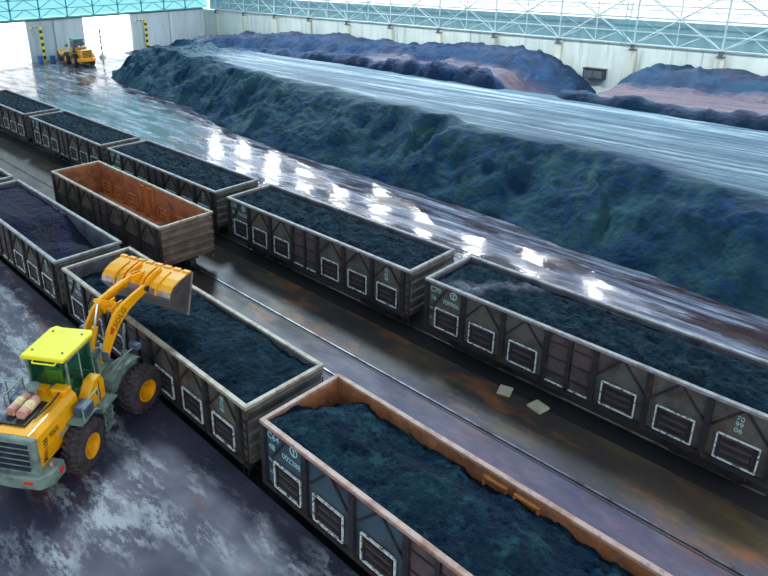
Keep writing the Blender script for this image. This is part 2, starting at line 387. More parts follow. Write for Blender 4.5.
# back wall with pilasters
mb = MB(); mb.box((XW - 0.4, YW, 0), (48, YW + 0.4, ZW)); wall = mb.build('wall_back', M['wall']); tag(wall, kind='structure')
PX = [-69.6 + 8.3 * k - 8.3 for k in range(15)]
for x0 in PX:
    m = MB(); m.box((x0 - 0.42, YW - 0.5, 0), (x0 + 0.42, YW + 0.05, ZW - 0.75)); m.box((x0 - 0.3, YW - 0.5, ZW - 0.75), (x0 + 0.3, YW + 0.05, ZW - 0.15))
    p = m.build('pilaster', M['pillar'], wall, bevel=0.03)
    m = MB(); m.box((x0 - 0.34, YW - 0.62, ZW - 0.5), (x0 + 0.34, YW - 0.1, ZW - 0.38)); m.box((x0 - 0.22, YW - 0.56, ZW - 0.38), (x0 + 0.22, YW - 0.12, ZW + 0.1))
    m.build('bracket', M['bracket'], p)
# end wall with two open gateways
mb = MB()
for a, b in ((-46, 8.5), (19.8, 28.8), (37.3, YW + 0.4)): mb.box((XW - 0.4, a, 0), (XW, b, ZW))
wl_ = mb.build('wall_left', M['wall_end']); tag(wl_, kind='structure')
m = MB(); m.box((XW - 0.5, 8.0, ZW), (XW + 0.15, YW, ZW + 0.22)); o = m.build('trim_2', M['bracket']); tag(o, kind='structure')
for yy0 in (24.3, 45.0):
    m = MB(); m.box((XW - 0.05, yy0 - 0.35, 0), (XW + 0.35, yy0 + 0.35, ZW - 0.1)); m.build('pilaster', M['wall_end'], wl_)

# cladding above walls
def sheet(name, prof, x0, x1, mat, t=0.05):
    vs = []; fs = []; n = len(prof)
    for xx in (x0, x1):
        for (a, b) in prof: vs.append((xx, a, b))
    for i in range(n - 1): fs.append((i, i + 1, n + i + 1, n + i))
    m = MB(); m.add(vs, fs); o = m.build(name, mat); 
    s = o.modifiers.new('thick', 'SOLIDIFY'); s.thickness = t
    tag(o, kind='structure'); return o
sheet('wall_back_cladding', [(YW + 1.6, ZW - 0.1), (YW + 1.7, 8.55)], XW, 48, M['clad_teal'])
sheet('wall_back_skylight', [(YW + 1.7, 8.55), (YW + 1.3, 11), (YW + 0.2, 14)], XW, 48, M['clad_white'])
sheet('roof', [(YW + 0.2, 14), (49, 17), (42, 20), (30, 22.5), (5, 24.5), (-20, 22.5), (-38, 18), (-46, 11)], XW, 48, M['roof'])
m = MB(); pts = [(8, ZW + 0.2), (YW + 1.7, ZW + 0.2), (YW + 1.3, 11), (49, 17), (42, 20), (30, 22.5), (5, 24.5), (-20, 22.5), (-46, 11), (-46, ZW + 0.2)]
m.add([(XW - 0.9, a, b) for a, b in pts] + [(XW - 0.85, a, b) for a, b in pts], [tuple(range(10)), tuple(range(10, 20))[::-1]] + [(i, (i + 1) % 10, 10 + (i + 1) % 10, 10 + i) for i in range(10)])
o = m.build('wall_left_cladding', M['clad_teal_end']); tag(o, kind='structure')
# purlins showing as a faint grid through the white cladding
m = MB()
for zz, yq in ((9.6, YW + 1.5), (10.8, YW + 1.25), (12.2, YW + 0.8)): m.bar((XW, yq, zz), (48, yq, zz), 0.07)
o = m.build('trim_3', M['truss_pale']); tag(o, kind='structure')

# trusses over the back wall, one per bay
def truss(x0, w, first):
    root = empty('wall_truss', (x0 + w / 2, YW, ZW))
    cx = x0 + w / 2
    T = lambda x, y, z: (x - cx, y - YW, z - ZW)
    yi, yo = YW - 0.35, YW + 1.1
    zl = [6.35, 9.0, 11.6]; xs = [x0, x0 + w / 2, x0 + w]
    for z_ in zl:
        m = MB(); m.cyl(T(x0, yi, z_), T(x0 + w, yi, z_), 0.085, 8); m.build('chord', M['truss_pale'], root)
    for z_ in zl[:2]:
        m = MB(); m.cyl(T(x0, yo, z_ + 1.1), T(x0 + w, yo, z_ + 1.1), 0.055, 8); m.build('chord', M['truss_pale'], root)
    for k, xx in enumerate(xs[:-1]):
        m = MB(); m.cyl(T(xx, yi, zl[0]), T(xx, yi, zl[2] + 0.1), 0.09 if k == 0 else 0.06, 8); m.build('post', M['truss_pale'], root)
    for i in range(2):
        for k in range(2):
            a, b = (xs[i], xs[i + 1]) if (i + k) % 2 == 0 else (xs[i + 1], xs[i])
            m = MB(); m.cyl(T(a, yi, zl[k]), T(b, yi, zl[k + 1]), 0.07, 8); m.build('diagonal', M['truss_pale'], root)
            m = MB()
            xm = (xs[i] + xs[i + 1]) / 2
            m.cyl(T(xs[i], yi, zl[k]), T(xm, yo, zl[k] + 1.1), 0.04, 6); m.cyl(T(xs[i + 1], yi, zl[k]), T(xm, yo, zl[k] + 1.1), 0.04, 6)
            m.cyl(T(xs[i], yi, zl[k + 1]), T(xm, yo, zl[k] + 1.1), 0.035, 6)
            m.build('web', M['truss_pale'], root)
    return root
tr0 = None
for k, x0 in enumerate(PX[:-1]):
    if tr0 is None: r_ = tr0 = truss(x0, 8.3, True)
    else:
        r_ = copy_tree(tr0); r_.location = (x0 + 4.15, YW, ZW)
    tag(r_, 'pale tubular steel truss bay standing on top of the long concrete wall', 'truss', 'truss bays along the long back wall')
# end wall trusses
te0 = None
for k in range(11):
    y0 = 4.5 + 4.35 * k
    if te0 is None:
        te0 = empty('gable_truss', (XW + 0.5, y0, ZW + 0.25))
        for zz in (0.12, 1.5, 2.9, 4.3):
            m = MB(); m.cyl((0, 0, zz), (0, 4.35, zz), 0.07, 8); m.build('chord', M['truss_teal'], te0)
        m = MB(); m.cyl((0, 0, 0.1), (0, 0, 5.4), 0.11, 8); m.build('post', M['truss_teal'], te0)
        for zz in (0.1, 1.5, 2.9):
            m = MB(); m.cyl((0.0, 0, zz), (0.0, 2.2, zz + 1.4), 0.05, 6); m.cyl((0.0, 2.2, zz + 1.4), (0, 4.35, zz), 0.05, 6); m.build('diagonal', M['truss_teal'], te0)
        r_ = te0
    else:
        r_ = copy_tree(te0); r_.location = (XW + 0.5, y0, ZW + 0.25)
    tag(r_, 'teal steel truss bay above the gateways of the short end wall', 'truss', 'truss bays above the end wall')

# floodlights hung under the roof (seen mirrored in the wet road)
fl0 = None
for k in range(14):
    xx = 30.56 - 7.28 * k
    if fl0 is None:
        fl0 = empty('high_bay_lamp', (xx, 40.3, 15.0))
        m = MB(); m.lathe([(0.0, 0.62), (0.25, 0.5), (0.5, 0.18), (0.7, 0.16)], (0, 0, 0), 'z', 20); m.build('housing', M['bracket'], fl0)
        m = MB(); m.lathe([(-0.06, 0.55), (-0.01, 0.6)], (0, 0, 0), 'z', 20); m.build('lens', M['lamp'], fl0)
        m = MB(); m.cyl((0, 0, 0.7), (0, 0, 5.2), 0.03, 6); m.build('hanger', M['bracket'], fl0)
        r_ = fl0
    else:
        r_ = copy_tree(fl0); r_.location = (xx, 40.3, 15.0)
    tag(r_, 'round high bay lamp hanging under the roof above the coal heap', 'lamp', 'high bay lamps under the roof')

# ladder on the truss
r_ = empty('wall_ladder', (-4.2, YW - 0.6, ZW + 0.1))
for s in (-0.25, 0.25):
    m = MB(); m.cyl((s, 0, 0), (s + 0.15, 0.3, 4.6), 0.035, 6); m.build('stile', M['truss_teal'], r_)
m = MB()
for i in range(14): m.cyl((-0.25 + 0.01 * i, 0.02 * i, 0.2 + i * 0.32), (0.25 + 0.01 * i, 0.02 * i, 0.2 + i * 0.32), 0.02, 6)
m.build('rungs', M['truss_teal'], r_)
tag(r_, 'steel ladder climbing the truss above the long wall', 'ladder')

# ------------------------------------------------------------------ rails
def rail(name, yy, x0, x1, label, dz=0.0, ang=0.0):
    m = MB()
    prof = [(-0.07, -0.05), (0.07, -0.05), (0.025, -0.03), (0.025, 0.02), (0.036, 0.025), (0.036, 0.055), (-0.036, 0.055), (-0.036, 0.025), (-0.025, 0.02), (-0.025, -0.03)]
    L = x1 - x0; n = len(prof)
    m.add([(x0, a, b) for a, b in prof] + [(x1, a, b) for a, b in prof], [tuple(range(n)), tuple(range(n, 2 * n))[::-1]] + [(i, n + i, n + (i + 1) % n, (i + 1) % n) for i in range(n)])
    m.box((x0, 0.04, -0.02), (x1, 0.10, 0.012), 1); m.box((x0, -0.16, -0.02), (x1, -0.1, 0.008), 1)
    o = m.build(name, [M['rail_steel'], M['bogie']]); o.location = (0, yy, dz); o.rotation_euler = (0, 0, ang)
    return tag(o, label, 'rail')
rail('rail', 0.82, XW + 1, 46, 'steel rail under the far loaded train, on the side facing the middle track')
rail('rail', 2.26, XW + 1, 46, 'steel rail under the far loaded train, on the side facing the coal heap')
rail('rail', -2.60, XW + 1, 46, 'worn steel rail running through the open middle of the yard between trains')
rail('rail', -4.04, XW + 1, 46, 'steel rail of the middle track lying close behind the nearest train')
rail('rail', -7.702, XW + 1, 46, 'steel rail under the nearest train, on the side away from the loader', ang=-0.0065)
rail('rail', -9.137, XW + 1, 46, 'steel rail under the nearest train, on the side by the loading platform', ang=-0.0065)

# ------------------------------------------------------------------ wagons
L, W, ZB, ZT = 12.69, 3.08, 1.02, 3.16
BAYS = 7; BW = (L - 0.5) / BAYS; X0 = -L / 2 + 0.10
def bx(k): return X0 + k * BW      # bay boundary, last stretch (0.3 m) carries the ladder
def make_wagon():
    root = empty('gondola_wagon')
    H = W / 2
    m = MB()
    # walls: outer skin slot 0, inner skin slot 1
    for s in (-1, 1):
        m.box((-L / 2 + 0.02, s * (H - 0.11) - 0.012, ZB), (L / 2 - 0.02, s * (H - 0.11) + 0.012, ZT - 0.08), 0)
        m.box((-L / 2 + 0.06, s * (H - 0.145) - 0.012, ZB + 0.05), (L / 2 - 0.06, s * (H - 0.145) + 0.012, ZT - 0.08), 1)
        m.box((s * (L / 2 - 0.05) - 0.02, -H + 0.1, ZB), (s * (L / 2 - 0.05) + 0.02, H - 0.1, ZT - 0.08), 0)
        m.box((s * (L / 2 - 0.095) - 0.012, -H + 0.12, ZB + 0.05), (s * (L / 2 - 0.095) + 0.012, H - 0.12, ZT - 0.08), 1)
    m.build('body', [M['steel_side'], M['steel_in']], root)
    m = MB(); m.box((-L / 2 + 0.06, -H + 0.13, ZB), (L / 2 - 0.06, H - 0.13, ZB + 0.06)); m.build('floor_plate', M['steel_in'], root)
    m = MB()
    for s in (-1, 1):
        m.box((-L / 2 - 0.02, s * H - 0.09 - 0.0, ZT - 0.13), (L / 2 + 0.02, s * H + 0.09, ZT)) if 0 else m.box((-L / 2 - 0.02, min(s * (H + 0.02), s * (H - 0.15)), ZT - 0.12), (L / 2 + 0.02, max(s * (H + 0.02), s * (H - 0.15)), ZT))
        m.box((min(s * (L / 2 + 0.03), s * (L / 2 - 0.13)), -H - 0.0, ZT - 0.121), (max(s * (L / 2 + 0.03), s * (L / 2 - 0.13)), H, ZT + 0.002))
    m.build('top_rail', M['rail_top'], root, bevel=0.025)
    # end corrugations
    for s in (-1, 1):
        m = MB()
        for zz in (1.25, 1.66, 2.08, 2.50, 2.86):
            xa = s * (L / 2 - 0.04); m.add([(xa, -H + 0.08, zz - 0.13), (xa + s * 0.07, -H + 0.08, zz - 0.05), (xa + s * 0.07, -H + 0.08, zz + 0.06), (xa, -H + 0.08, zz + 0.12),
                (xa, H - 0.08, zz - 0.13), (xa + s * 0.07, H - 0.08, zz - 0.05), (xa + s * 0.07, H - 0.08, zz + 0.06), (xa, H - 0.08, zz + 0.12)],
                [(0, 1, 5, 4), (1, 2, 6, 5), (2, 3, 7, 6), (0, 3, 2, 1), (4, 5, 6, 7), (0, 4, 7, 3)])
        m.build('end_rib', M['steel_side'], root)
    for s in (-1, 1):
        yf = s * (H - 0.12); yo = s * H; yl, yh = min(yf, yo), max(yf, yo)
        for k in range(BAYS + 1):
            xx = bx(k); m = MB()
            m.box((xx - 0.085, yl - (0.03 if s < 0 else 0), ZB - 0.05), (xx + 0.085, yh + (0.03 if s > 0 else 0), ZT - 0.1)); m.build('side_post', M['steel_dark'], root)
        for k in (3.5,):
            m = MB(); m.box((bx(k) - 0.06, yl, ZB), (bx(k) + 0.06, yh - 0 if s > 0 else yh, ZT - 0.1)); m.build('door_post', M['steel_dark'], root)
        m = MB(); m.box((-L / 2, min(s * (H - 0.16), s * H), ZB - 0.10), (L / 2, max(s * (H - 0.16), s * H), ZB + 0.06)); m.build('side_sill', M['steel_dark'], root)
        # braces
        yb = s * (H - 0.07)
        for k in range(BAYS):
            if k == 3: continue
            a, b = bx(k) + 0.08, bx(k + 1) - 0.08; c = (a + b) / 2; m = MB()
            flip = (s < 0)
            if k == 0:
                m.bar((a + 0.25, yb, 2.1), (c + 0.1, yb, ZT - 0.1), 0.06, 0.05, up=(0, 1, 0))
            else:
                m.bar((a, yb, 2.12), (c, yb, ZT - 0.12), 0.06, 0.05, up=(0, 1, 0)); m.bar((b, yb, 2.12), (c, yb, ZT - 0.12), 0.06, 0.05, up=(0, 1, 0))
            m.build('diagonal_brace', M['steel_dark'], root)
            # hatch with painted outline
            ha, hb = c - 0.52, c + 0.52
            if k == 0: ha += 0.12; hb += 0.12
            y1 = s * (H - 0.05)
            m = MB()
            m.box((ha, min(yf, y1), 1.17), (hb, max(yf, y1), 2.02), 0)
            for q in range(3):
                z0 = 1.26 + q * 0.25; m.box((ha + 0.14, min(y1, s * (H - 0.01)), z0), (hb - 0.14, max(y1, s * (H - 0.01)), z0 + 0.12), 1)
            for xx in (ha + 0.07, hb - 0.07): m.box((xx - 0.025, min(y1, s * (H - 0.0)), 1.2), (xx + 0.025, max(y1, s * (H - 0.0)), 2.0), 1)
            y2 = s * (H - 0.0) ; ya, yb_ = min(y1, y2), max(y1, y2)
            h = m.build('hatch', [M['hatch'], M['steel_dark']], root)
            m = MB(); yp = s * (H + 0.004); ya, yb_ = min(y1, yp), max(y1, yp); t_ = 0.02
            m.box((ha - 0.03, ya, 2.02 - t_), (hb + 0.03, yb_, 2.02 + t_)); m.box((ha - 0.03, ya, 1.16 - t_), (hb + 0.03, yb_, 1.16 + t_))
            m.box((ha - 0.03 - t_, ya, 1.16), (ha - 0.03 + t_, yb_, 2.02)); m.box((hb + 0.03 - t_, ya, 1.16), (hb + 0.03 + t_, yb_, 2.02))
            m.build('painted_outline', M['white_paint'], h)
            # inner hatch frame
            m = MB(); yi = s * (H - 0.155); yj = s * (H - 0.24); ya, yb_ = min(yi, yj), max(yi, yj)
            m.box((ha, ya, 1.15), (hb, yb_, 1.21)); m.box((ha, ya, 2.0), (hb, yb_, 2.06)); m.box((ha, ya, 1.15), (ha + 0.06, yb_, 2.06)); m.box((hb - 0.06, ya, 1.15), (hb, yb_, 2.06))
            m.box((ha + 0.2, ya, 1.5), (hb - 0.2, yb_, 1.56)); m.box((ha + 0.2, ya, 1.75), (hb - 0.2, yb_, 1.8))
            m.build('inner_frame', M['frame_in'], root)
        for k in (3.0, 3.5):
            a, b = bx(k) + 0.09, bx(k + 0.5) - 0.09; y1 = s * (H - 0.06)
            m = MB(); m.box((a, min(yf, y1), 1.1), (b, max(yf, y1), 2.95)); d_ = m.build('side_door', M['hatch'], root)
            yp = s * (H - 0.03)
            for zz in (1.45, 2.05, 2.65): m = MB(); m.box((a, min(y1, yp), zz), (b, max(y1, yp), zz + 0.05)); m.build('hinge_bar', M['steel_dark'], d_)
            m = MB(); m.box((a, min(y1, s * H), 1.06), (b, max(y1, s * H), 1.11)); m.build('painted_outline', M['white_paint'], d_)
            m = MB(); yi = s * (H - 0.155); yj = s * (H - 0.24); ya, yb_ = min(yi, yj), max(yi, yj)
            m.box((a, ya, 1.15), (a + 0.06, yb_, 2.95)); m.box((b - 0.06, ya, 1.15), (b, yb_, 2.95)); m.box((a, ya, 2.9), (b, yb_, 2.96)); m.box((a, ya, 1.15), (b, yb_, 1.21))
            m.build('inner_frame', M['frame_in'], root)
        # end ladder in the last strip
        xa = L / 2 - 0.36 if s < 0 else -L / 2 + 0.05
        m = MB(); y3 = s * (H - 0.01)
        for q in range(7): m.box((L / 2 - 0.34, min(y3, s * (H - 0.05)), 0.62 + q * 0.32), (L / 2 - 0.03, max(y3, s * (H - 0.05)), 0.66 + q * 0.32))
        for xx in (L / 2 - 0.34, L / 2 - 0.05): m.box((xx, min(y3, s * (H - 0.05)), 0.6), (xx + 0.035, max(y3, s * (H - 0.05)), 2.7))
        m.build('ladder', M['steel_dark'], root)
    # underframe
    m = MB(); m.box((-L / 2 + 0.1, -0.22, 0.72), (L / 2 - 0.1, 0.22, ZB))
    for xx in (-4.3, -2.2, 0, 2.2, 4.3): m.box((xx - 0.08, -H + 0.1, 0.86), (xx + 0.08, H - 0.1, ZB))
    m.box((-0.7, -1.0, 0.5), (0.2, -0.6, 0.84)); m.cyl((0.5, -0.9, 0.66), (1.6, -0.9, 0.66), 0.17, 12); m.cyl((-2.2, 0.8, 0.66), (-1.2, 0.8, 0.66), 0.17, 12)
    m.build('underframe', M['bogie'], root)
    for s in (-1, 1):
        cxx = s * (L / 2 - 2.1)
        m = MB(); m.box((cxx - 0.15, -1.0, 0.55), (cxx + 0.15, 1.0, 0.80))
        for q in (-1, 1):
            m.prism([(cxx - 1.15, 0.42), (cxx - 1.1, 0.62), (cxx - 0.5, 0.78), (cxx + 0.5, 0.78), (cxx + 1.1, 0.62), (cxx + 1.15, 0.42), (cxx + 0.9, 0.42), (cxx + 0.35, 0.28), (cxx - 0.35, 0.28), (cxx - 0.9, 0.42)], q * 1.0 - 0.07, q * 1.0 + 0.07)
            for e in (-1, 1): m.cyl((cxx + e * 0.9, q * 0.95, 0.475), (cxx + e * 0.9, q * 1.13, 0.475), 0.13, 12)
            for e in (-0.2, 0, 0.2): m.cyl((cxx + e, q * 1.0, 0.3), (cxx + e, q * 1.0, 0.62), 0.07, 8)
        b = m.build('bogie', M['bogie'], root)
        for e in (-1, 1):
            m = MB(); xx = cxx + e * 0.9; m.cyl((xx, -0.85, 0.475), (xx, 0.85, 0.475), 0.08, 12)
            for q in (-1, 1): m.lathe([(q * 0.63, 0.445), (q * 0.665, 0.445), (q * 0.675, 0.42), (q * 0.78, 0.415), (q * 0.78, 0.34), (q * 0.75, 0.15)] if q > 0 else [(q * 0.63, 0.445), (q * 0.665, 0.445), (q * 0.675, 0.42), (q * 0.78, 0.415), (q * 0.78, 0.34), (q * 0.75, 0.15)][::-1], (xx, 0, 0.475), 'y', 28)
            m.build('wheel_set', M['wheel_iron'], b, smooth=True)
        m = MB(); m.box((min(s * (L / 2 - 0.3), s * (L / 2 + 0.2)), -0.09, 0.78), (max(s * (L / 2 - 0.3), s * (L / 2 + 0.2)), 0.09, 0.98))
        m.prism([(s * (L / 2 + 0.12), 0.72), (s * (L / 2 + 0.32), 0.76), (s * (L / 2 + 0.33), 0.98), (s * (L / 2 + 0.12), 1.04)], -0.17, 0.15)
        m.build('coupler', M['bogie'], root, bevel=0.02)
    return root

def text_mesh(s, size, mat, name, parent, M4, extr=0.004):
    cu = bpy.data.curves.new(name, 'FONT'); cu.body = s; cu.size = size; cu.extrude = extr; cu.offset = 0.0
    tmp = bpy.data.objects.new(name, cu); COL.objects.link(tmp)
    dg = bpy.context.evaluated_depsgraph_get()
    me = bpy.data.meshes.new_from_object(tmp.evaluated_get(dg)); bpy.data.objects.remove(tmp)
    me.materials.clear(); me.materials.append(mat); me.transform(M4)
    o = bpy.data.objects.new(name, me); COL.objects.link(o); o.parent = parent
    return o
def side_text(s, x, z, size, parent):   # on the near side (-y), reading from outside
    M4 = Matrix.Translation((x, -W / 2 + 0.088, z)) @ Matrix.Rotation(math.pi / 2, 4, 'X')
    return text_mesh(s, size, M['mark_paint'], 'stencil_marking', parent, M4)
def emblem(x, z, r, parent):
    m = MB(); n = 28; yq = -W / 2 + 0.086
    for rr, a0, a1 in ((r, math.radians(-60), math.radians(240)),):
        k = 22; vs = []
        for i in range(k + 1):
            a = a0 + (a1 - a0) * i / k
            for q, yy in ((rr, yq), (rr * 0.76, yq), (rr * 0.76, yq + 0.01), (rr, yq + 0.01)): vs.append((x + q * math.cos(a), yy, z + q * math.sin(a)))
        fs = []
        for i in range(k):
            for j in range(4): fs.append((i * 4 + j, i * 4 + (j + 1) % 4, i * 4 + 4 + (j + 1) % 4, i * 4 + 4 + j))
        m.add(vs, fs)
    m.box((x - 0.32 * r, yq, z + 0.22 * r), (x + 0.32 * r, yq + 0.01, z + 0.42 * r)); m.box((x - 0.11 * r, yq, z - 0.75 * r), (x + 0.11 * r, yq + 0.01, z + 0.25 * r))
    m.box((x - 0.42 * r, yq, z - 1.0 * r), (x + 0.42 * r, yq + 0.01, z - 0.72 * r))
    return m.build('railway_emblem', M['mark_paint'], parent)
def markings(root, num, typ, two):
    a = bx(0)
    side_text(typ, a + 0.10, 2.66, 0.30, root); side_text(two, a + 0.14, 2.30, 0.28, root)
    emblem(a + 1.22, 2.78, 0.16, root); side_text(num, a + 0.72, 2.30, 0.26, root)
    side_text('70t', a + 0.10, 1.85, 0.13, root); side_text('71', a + 0.14, 1.42, 0.14, root)
    b = (bx(6) + bx(7)) / 2
    side_text(num[:2], b - 0.2, 2.62, 0.22, root); side_text(num[2:4], b - 0.2, 2.42, 0.22, root); side_text(num[4:], b - 0.2, 2.22, 0.22, root)

proto = make_wagon()
def swap(root, mp):
    for o in [root] + list(root.children_recursive):
        if o.type != 'MESH': continue
        if any(m and m.name in mp for m in o.data.materials):
            o.data = o.data.copy()
            for i, m in enumerate(o.data.materials):
                if m.name in mp: o.data.materials[i] = mp[m.name]
A_off = {0: -0.30, 1: -0.04, 2: 0.05, 3: 0.23, 4: 0.06}; PITCH = 13.642
wag = {}
spec = []
la = ['full grey coal wagon of the far train, cut by the left photo edge', 'full grey coal wagon second from the left in the far train', 'full grey coal wagon of the far train, directly behind the empty rusty wagon',
      'full grey coal wagon second from the right in the far train', 'full grey coal wagon rightmost in the far train, pale dust streaks on its coal']
for k in range(5):
    spec.append(('A', k, -43.96 + PITCH * k + A_off[k] + L / 2, W / 2, 0, la[k], 'loaded coal wagons of the far train'))
spec.append(('B', 0, -14.23 + L / 2, -4.83 + W / 2, -0.004, 'empty rusty brown open wagon with orange inside, alone on the middle track', None))
C_off = {-1: 0.3, 0: 0.2, 1: 0.04, 2: -0.23}
lc = {-1: 'grey wagon of the nearest train, only its corner showing at the left edge',
      0: 'grey wagon of the nearest train with sloping half load, left of the loader bucket',
      1: 'grey open wagon being filled by the yellow loader bucket above it',
      2: 'rusty-rimmed bluish open wagon heaped with coal, at the bottom of the photo'}
for k in (-1, 0, 1, 2):
    x_ = -14.27 + PITCH * k + C_off[k] + L / 2
    spec.append(('C', k, x_, -9.927 + W / 2 - 0.0065 * (x_ + 5), -0.0065, lc[k], 'wagons of the nearest train'))
first = True
for row, k, x_, y_, rz, lab, grp in spec:
    r_ = proto if first else copy_tree(proto); first = False
    r_.location = (x_, y_, 0.0); r_.rotation_euler = (0, 0, rz)
    tag(r_, lab, 'wagon', grp)
    if not grp and 'group' in r_: del r_['group']
    wag[(row, k)] = r_
mk = {('A', 0): ('701824', 'C70', '15'), ('A', 1): ('703361', 'C70', '16'), ('A', 2): ('702917', 'C70', '15'), ('A', 3): ('704278', 'C70', '16'), ('A', 4): ('709906', 'C70', '16'),
      ('C', 0): ('481735', 'C64', '48'), ('C', 1): ('482246', 'C64', '48'), ('C', 2): ('002288', 'C64', '48')}
for k_, v_ in mk.items(): markings(wag[k_], *v_)
swap(wag[('B', 0)], {'wagon_steel_grey': M['rust_side'], 'wagon_steel_dark': M['rust_dark'], 'wagon_inner_grey': M['rust_in'], 'inner_frame_grey': M['frame_rust'], 'wagon_rim_pale': M['rail_cream'], 'white_outline_paint': M['rust_side']})
for o in wag[('B', 0)].children:
    if o.name.startswith('floor_plate'): o.data = o.data.copy(); o.data.materials[0] = M['rust_floor']
swap(wag[('C', 2)], {'wagon_steel_grey': M['teal_side'], 'wagon_inner_grey': M['rust_in'], 'inner_frame_grey': M['frame_rust'], 'wagon_rim_pale': M['rail_pink']})
for k_ in (0, 1): swap(wag[('C', k_)], {'wagon_steel_grey': M['steel_side']})
swap(wag[('C', 1)], {'wagon_rim_pale': M['rail_cream']})

# ------------------------------------------------------------------ coal loads
def load(key, fn, mat, label, res=0.07, seed=0, dust=None):
    row, k = key; w_ = wag[key]
    nx = int((L - 0.24) / res); ny = int((W - 0.34) / res)
    xs = np.linspace(-L / 2 + 0.115, L / 2 - 0.115, nx); ys = np.linspace(-W / 2 + 0.165, W / 2 - 0.165, ny)
    X, Y = np.meshgrid(xs, ys); Z = fn(X, Y, seed)
    Z = np.minimum(Z, 3.75)
    # closed sides down to the wagon floor
    X = np.pad(X, 1, mode='edge'); Y = np.pad(Y, 1, mode='edge'); Z = np.pad(Z, 1, mode='constant', constant_values=ZB + 0.08)
    o = grid_mesh('coal_load', X, Y, Z, mat, attr=dust(X, Y) if dust else None); o.location = w_.location; o.rotation_euler = w_.rotation_euler
    tag(o, label, 'coal', None, 'stuff')
def full(X, Y, s):
    e = np.minimum(sstep(0, 0.5, W / 2 - 0.16 - np.abs(Y)), sstep(0, 0.6, L / 2 - 0.1 - np.abs(X)))
    z = 2.88 + 0.17 * e + 0.10 * fbm(X * 0.8 + 9 * s, Y * 1.2, 4, s) * e
    z += 0.36 * (ridged(X * 1.9 + 5 * s, Y * 3.2 + X * 1.0, 3, s + 3, 0.6) - 0.60) * (0.3 + 0.7 * e)
    return z
def c0(X, Y, s):
    f = sstep(-1.2, 2.2, X - 0.9 * Y - 0.2)
    z = 2.88 * (1 - f) + 1.95 * f
    z += 0.8 * np.exp(-((X - 4.3) ** 2) / 3.2 - ((Y + 0.2) ** 2) / 1.6) + 0.16 * fbm(X * 1.2, Y * 1.2, 5, s, 0.6)
    z += 0.05 * (Y < 0) 
    return np.minimum(z, 2.98)
def c1(X, Y, s):
    f = sstep(-3.6, -0.5, X)
    z = 2.35 + 0.60 * f + 0.28 * np.exp(-((X - 2.0) ** 2) / 5.0 - (Y ** 2) / 1.2) + 0.22 * np.exp(-((X - 4.4) ** 2) / 1.3 - ((Y - 0.2) ** 2) / 0.7)
    z += 0.35 * np.exp(-((X + 4.9) ** 2) / 1.6 - (Y ** 2) / 1.4)
    z += 0.22 * fbm(X * 1.1 + 3, Y * 1.3, 5, s) + 0.14 * fbm(X * 3.5, Y * 3.5, 4, s + 1, 0.65)
    return z
def c2(X, Y, s):
    z = 2.88 - 0.14 * (Y / 1.4) + 0.42 * np.exp(-((Y + 0.1) ** 2) / 0.9) * (0.75 + 0.35 * np.sin(X * 1.05 + 2.2) + 0.2 * np.sin(X * 2.3))
    z *= 1.0; z -= 0.5 * sstep(1.3, 0.0, X + L / 2) * sstep(-1.0, 1.2, Y + 0.3) + 0.15 * sstep(0.9, 0.0, X + L / 2)
    z += 0.2 * fbm(X * 0.9, Y * 1.1, 5, s) + 0.15 * fbm(X * 3.2, Y * 3.2, 4, s + 2, 0.65) + 0.05 * np.maximum(0, fbm(X * 9, Y * 9, 2, s + 5))
    return z
names = ['dark coal filling the far train wagon at the left photo edge by the gateway', 'dark teal coal filling the fourth wagon from the right of the far train', 'dark coal levelled in the far train wagon behind the empty rusty wagon',
         'dark coal raked in ripples in the second wagon from the right of the far train', 'dark coal with a pale dusty streak in the rightmost wagon of the far train']
def dust(X, Y):
    n = np.clip(0.5 + 1.6 * fbm(X * 1.3, Y * 1.3, 4, 66), 0, 1)
    a = np.exp(-(((X - DX0 - 0.75 * Y) / 0.38) ** 2)) + 0.9 * np.exp(-((X - DX1) / 0.7) ** 2 - ((Y + 0.9) / 0.45) ** 2)
    return np.clip(a * n * 0.85, 0, 1)
DX0, DX1 = -3.9, -5.0
for k in range(5): load(('A', k), full, M['coal_load'] if k < 4 else M['coal_dusty'], names[k], seed=k + 1, dust=dust if k == 4 else None)
load(('C', -1), full, M['coal_load_violet'], 'dark coal in the wagon cut off at the left photo edge, nearest train', seed=8)
load(('C', 0), c0, M['coal_load_violet'], 'violet black coal sloping down to a low mound in the left wagon of the nearest train', seed=11)
load(('C', 1), c1, M['coal_load'], 'freshly tipped dark coal in the wagon under the yellow loader bucket', res=0.06, seed=21)
load(('C', 2), c2, M['coal_load_blue'], 'blue black coal heaped in long mounds in the rusty-rimmed nearest wagon', res=0.045, seed=31)

# ------------------------------------------------------------------ coal heaps
def interp(x, pts):
    p = np.array(pts, float); return np.interp(x, p[:, 0], p[:, 1])
xs = np.arange(-66, 40, 0.16); ys = np.arange(10.5, 34.5, 0.13)
X, Y = np.meshgrid(xs, ys)
base = interp(X, [(-66, 25), (-61.5, 22.2), (-55, 20.2), (-43.7, 19.4), (-35.6, 18.8), (-28.4, 16.3), (-19.5, 14.9), (-11, 14.8), (-1.2, 14.6), (6.3, 14.0), (11.1, 13.2), (14.4, 13.2), (17.6, 12.8), (20.1, 12.2), (40, 11.5)])
crest = interp(X, [(-66, 29), (-61, 28.5), (-57, 26.0), (-50, 25.6), (-43.7, 25.2), (-29, 22.6), (-16.4, 21.6), (-8.5, 20.6), (-1.8, 19.2), (3.1, 19.0), (8.3, 19.3), (12.8, 18.0), (18.3, 16.6), (40, 16)])
base = base + 0.5 * fbm(X * 0.35, 0 * Y, 3, 5) ; crest = crest + 0.9 * fbm(X * 0.28, 0 * Y, 3, 9) + 0.4 * fbm(X * 1.1, 0 * Y, 2, 19)
t_ = np.clip((Y - base) / (crest - base), 0, 1)
